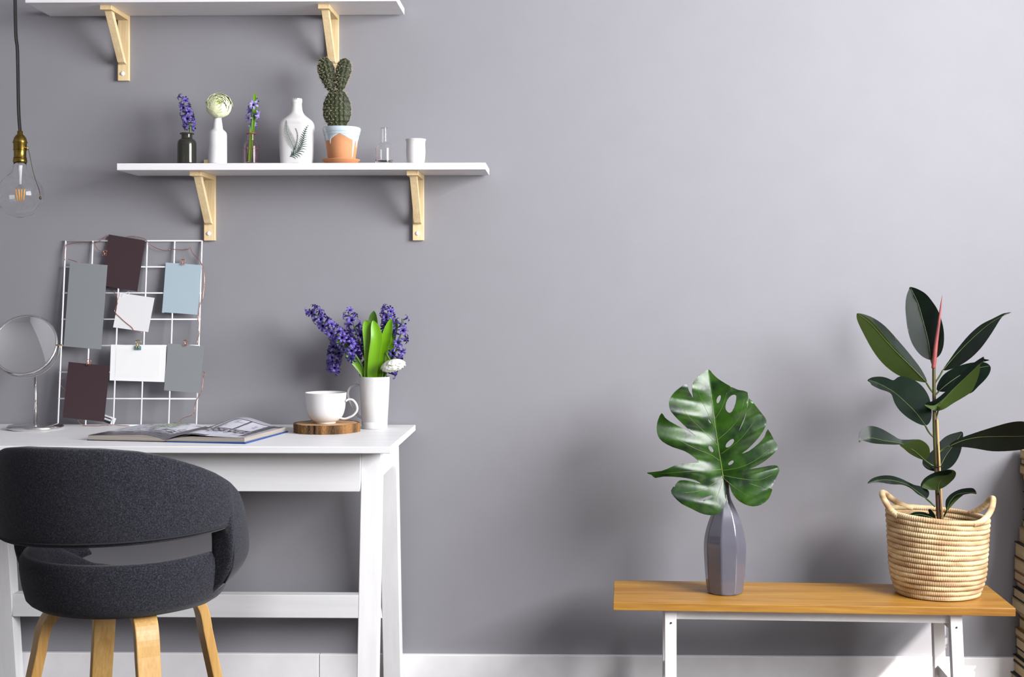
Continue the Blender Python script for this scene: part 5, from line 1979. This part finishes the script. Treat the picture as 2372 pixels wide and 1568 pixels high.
# (top pixel row at the wall end, bottom row, left pixel column, cover index)
rows = [(1040, 1060, 2361, 5), (1060, 1075, 2364, 4), (1075, 1097, 2361, 6), (1097, 1112, 2367, 1), (1112, 1140, 2371, 8), (1140, 1178, 2374, 11), (1178, 1205, 2369, 4), (1205, 1221, 2368, 7), (1221, 1236, 2363, 5), (1253, 1288, 2350, 0),
        (1288, 1319, 2348, 1), (1319, 1342, 2348, 2), (1342, 1357, 2352, 3), (1357, 1381, 2346, 4), (1381, 1408, 2343, 5), (1408, 1428, 2360, 6), (1428, 1452, 2358, 7), (1452, 1471, 2351, 1),
        (1471, 1497, 2351, 8), (1497, 1515, 2354, 9), (1515, 1528, 2348, 10), (1528, 1555, 2347, 11), (1555, 1590, 2341, 12)]
rows[8] = (1221, 1253, 2360, 5)
zs = []
z_floor_px = 1566
ztop_all = P(2355, 1040, -0.02).z
zlist = [P(2355, a, -0.02).z for a, *_ in rows] + [ZF]
rr = random.Random(11)
mats_c = {}
mpage = pmat('book_pages', dk(srgb(206, 182, 140), 0.8), 0.85, var=0.12, vscale=300, stretch=(0.02, 0.02, 1))
for i, (a, b, pxl, ci) in enumerate(rows):
    z1, z0 = zlist[i], zlist[i + 1]
    xl = P(pxl, (a + b) / 2, -0.02).x
    y1 = -0.012 - rr.uniform(0, 0.012)
    dp = rr.uniform(0.20, 0.235) if i < 15 else rr.uniform(0.125, 0.155)
    wd = rr.uniform(0.14, 0.17)
    kx = dict(zip(range(13), names))[ci]
    rotj = 0
    nm = ['topmost', 'second', 'third', 'fourth', 'fifth', 'sixth', 'seventh', 'eighth', 'ninth', 'tenth', 'eleventh', 'twelfth', 'thirteenth', 'fourteenth', 'fifteenth', 'sixteenth', 'seventeenth', 'eighteenth', 'nineteenth', 'twentieth', 'twenty-first', 'twenty-second', 'bottom'][i]
    t = thing('book', (xl + wd / 2, y1 - dp / 2, z0), '%s book, %s of the stack beside the bench' % (kx, nm), 'book', 'books stacked beside the bench')
    if ci not in mats_c:
        mats_c[ci] = pmat('book_cover_' + kx.replace(' ', '_').replace('-', '_'), dk(bcov[ci], 0.6), 0.55, var=0.08, vscale=30)
    ct = min(0.0028, (z1 - z0) * 0.14)
    # spine at the far side from the bench, page edges towards it
    mk('cover', join(box(xl, xl + wd, y1 - dp, y1, z0, z0 + ct), box(xl, xl + wd, y1 - dp, y1, z1 - ct, z1),
                     box(xl + wd - ct, xl + wd, y1 - dp, y1, z0 + ct, z1 - ct)), mats_c[ci], t, False)
    mk('page_block', box(xl + 0.003, xl + wd - ct, y1 - dp + 0.003, y1 - 0.003, z0 + ct, z1 - ct), mpage, t, False)
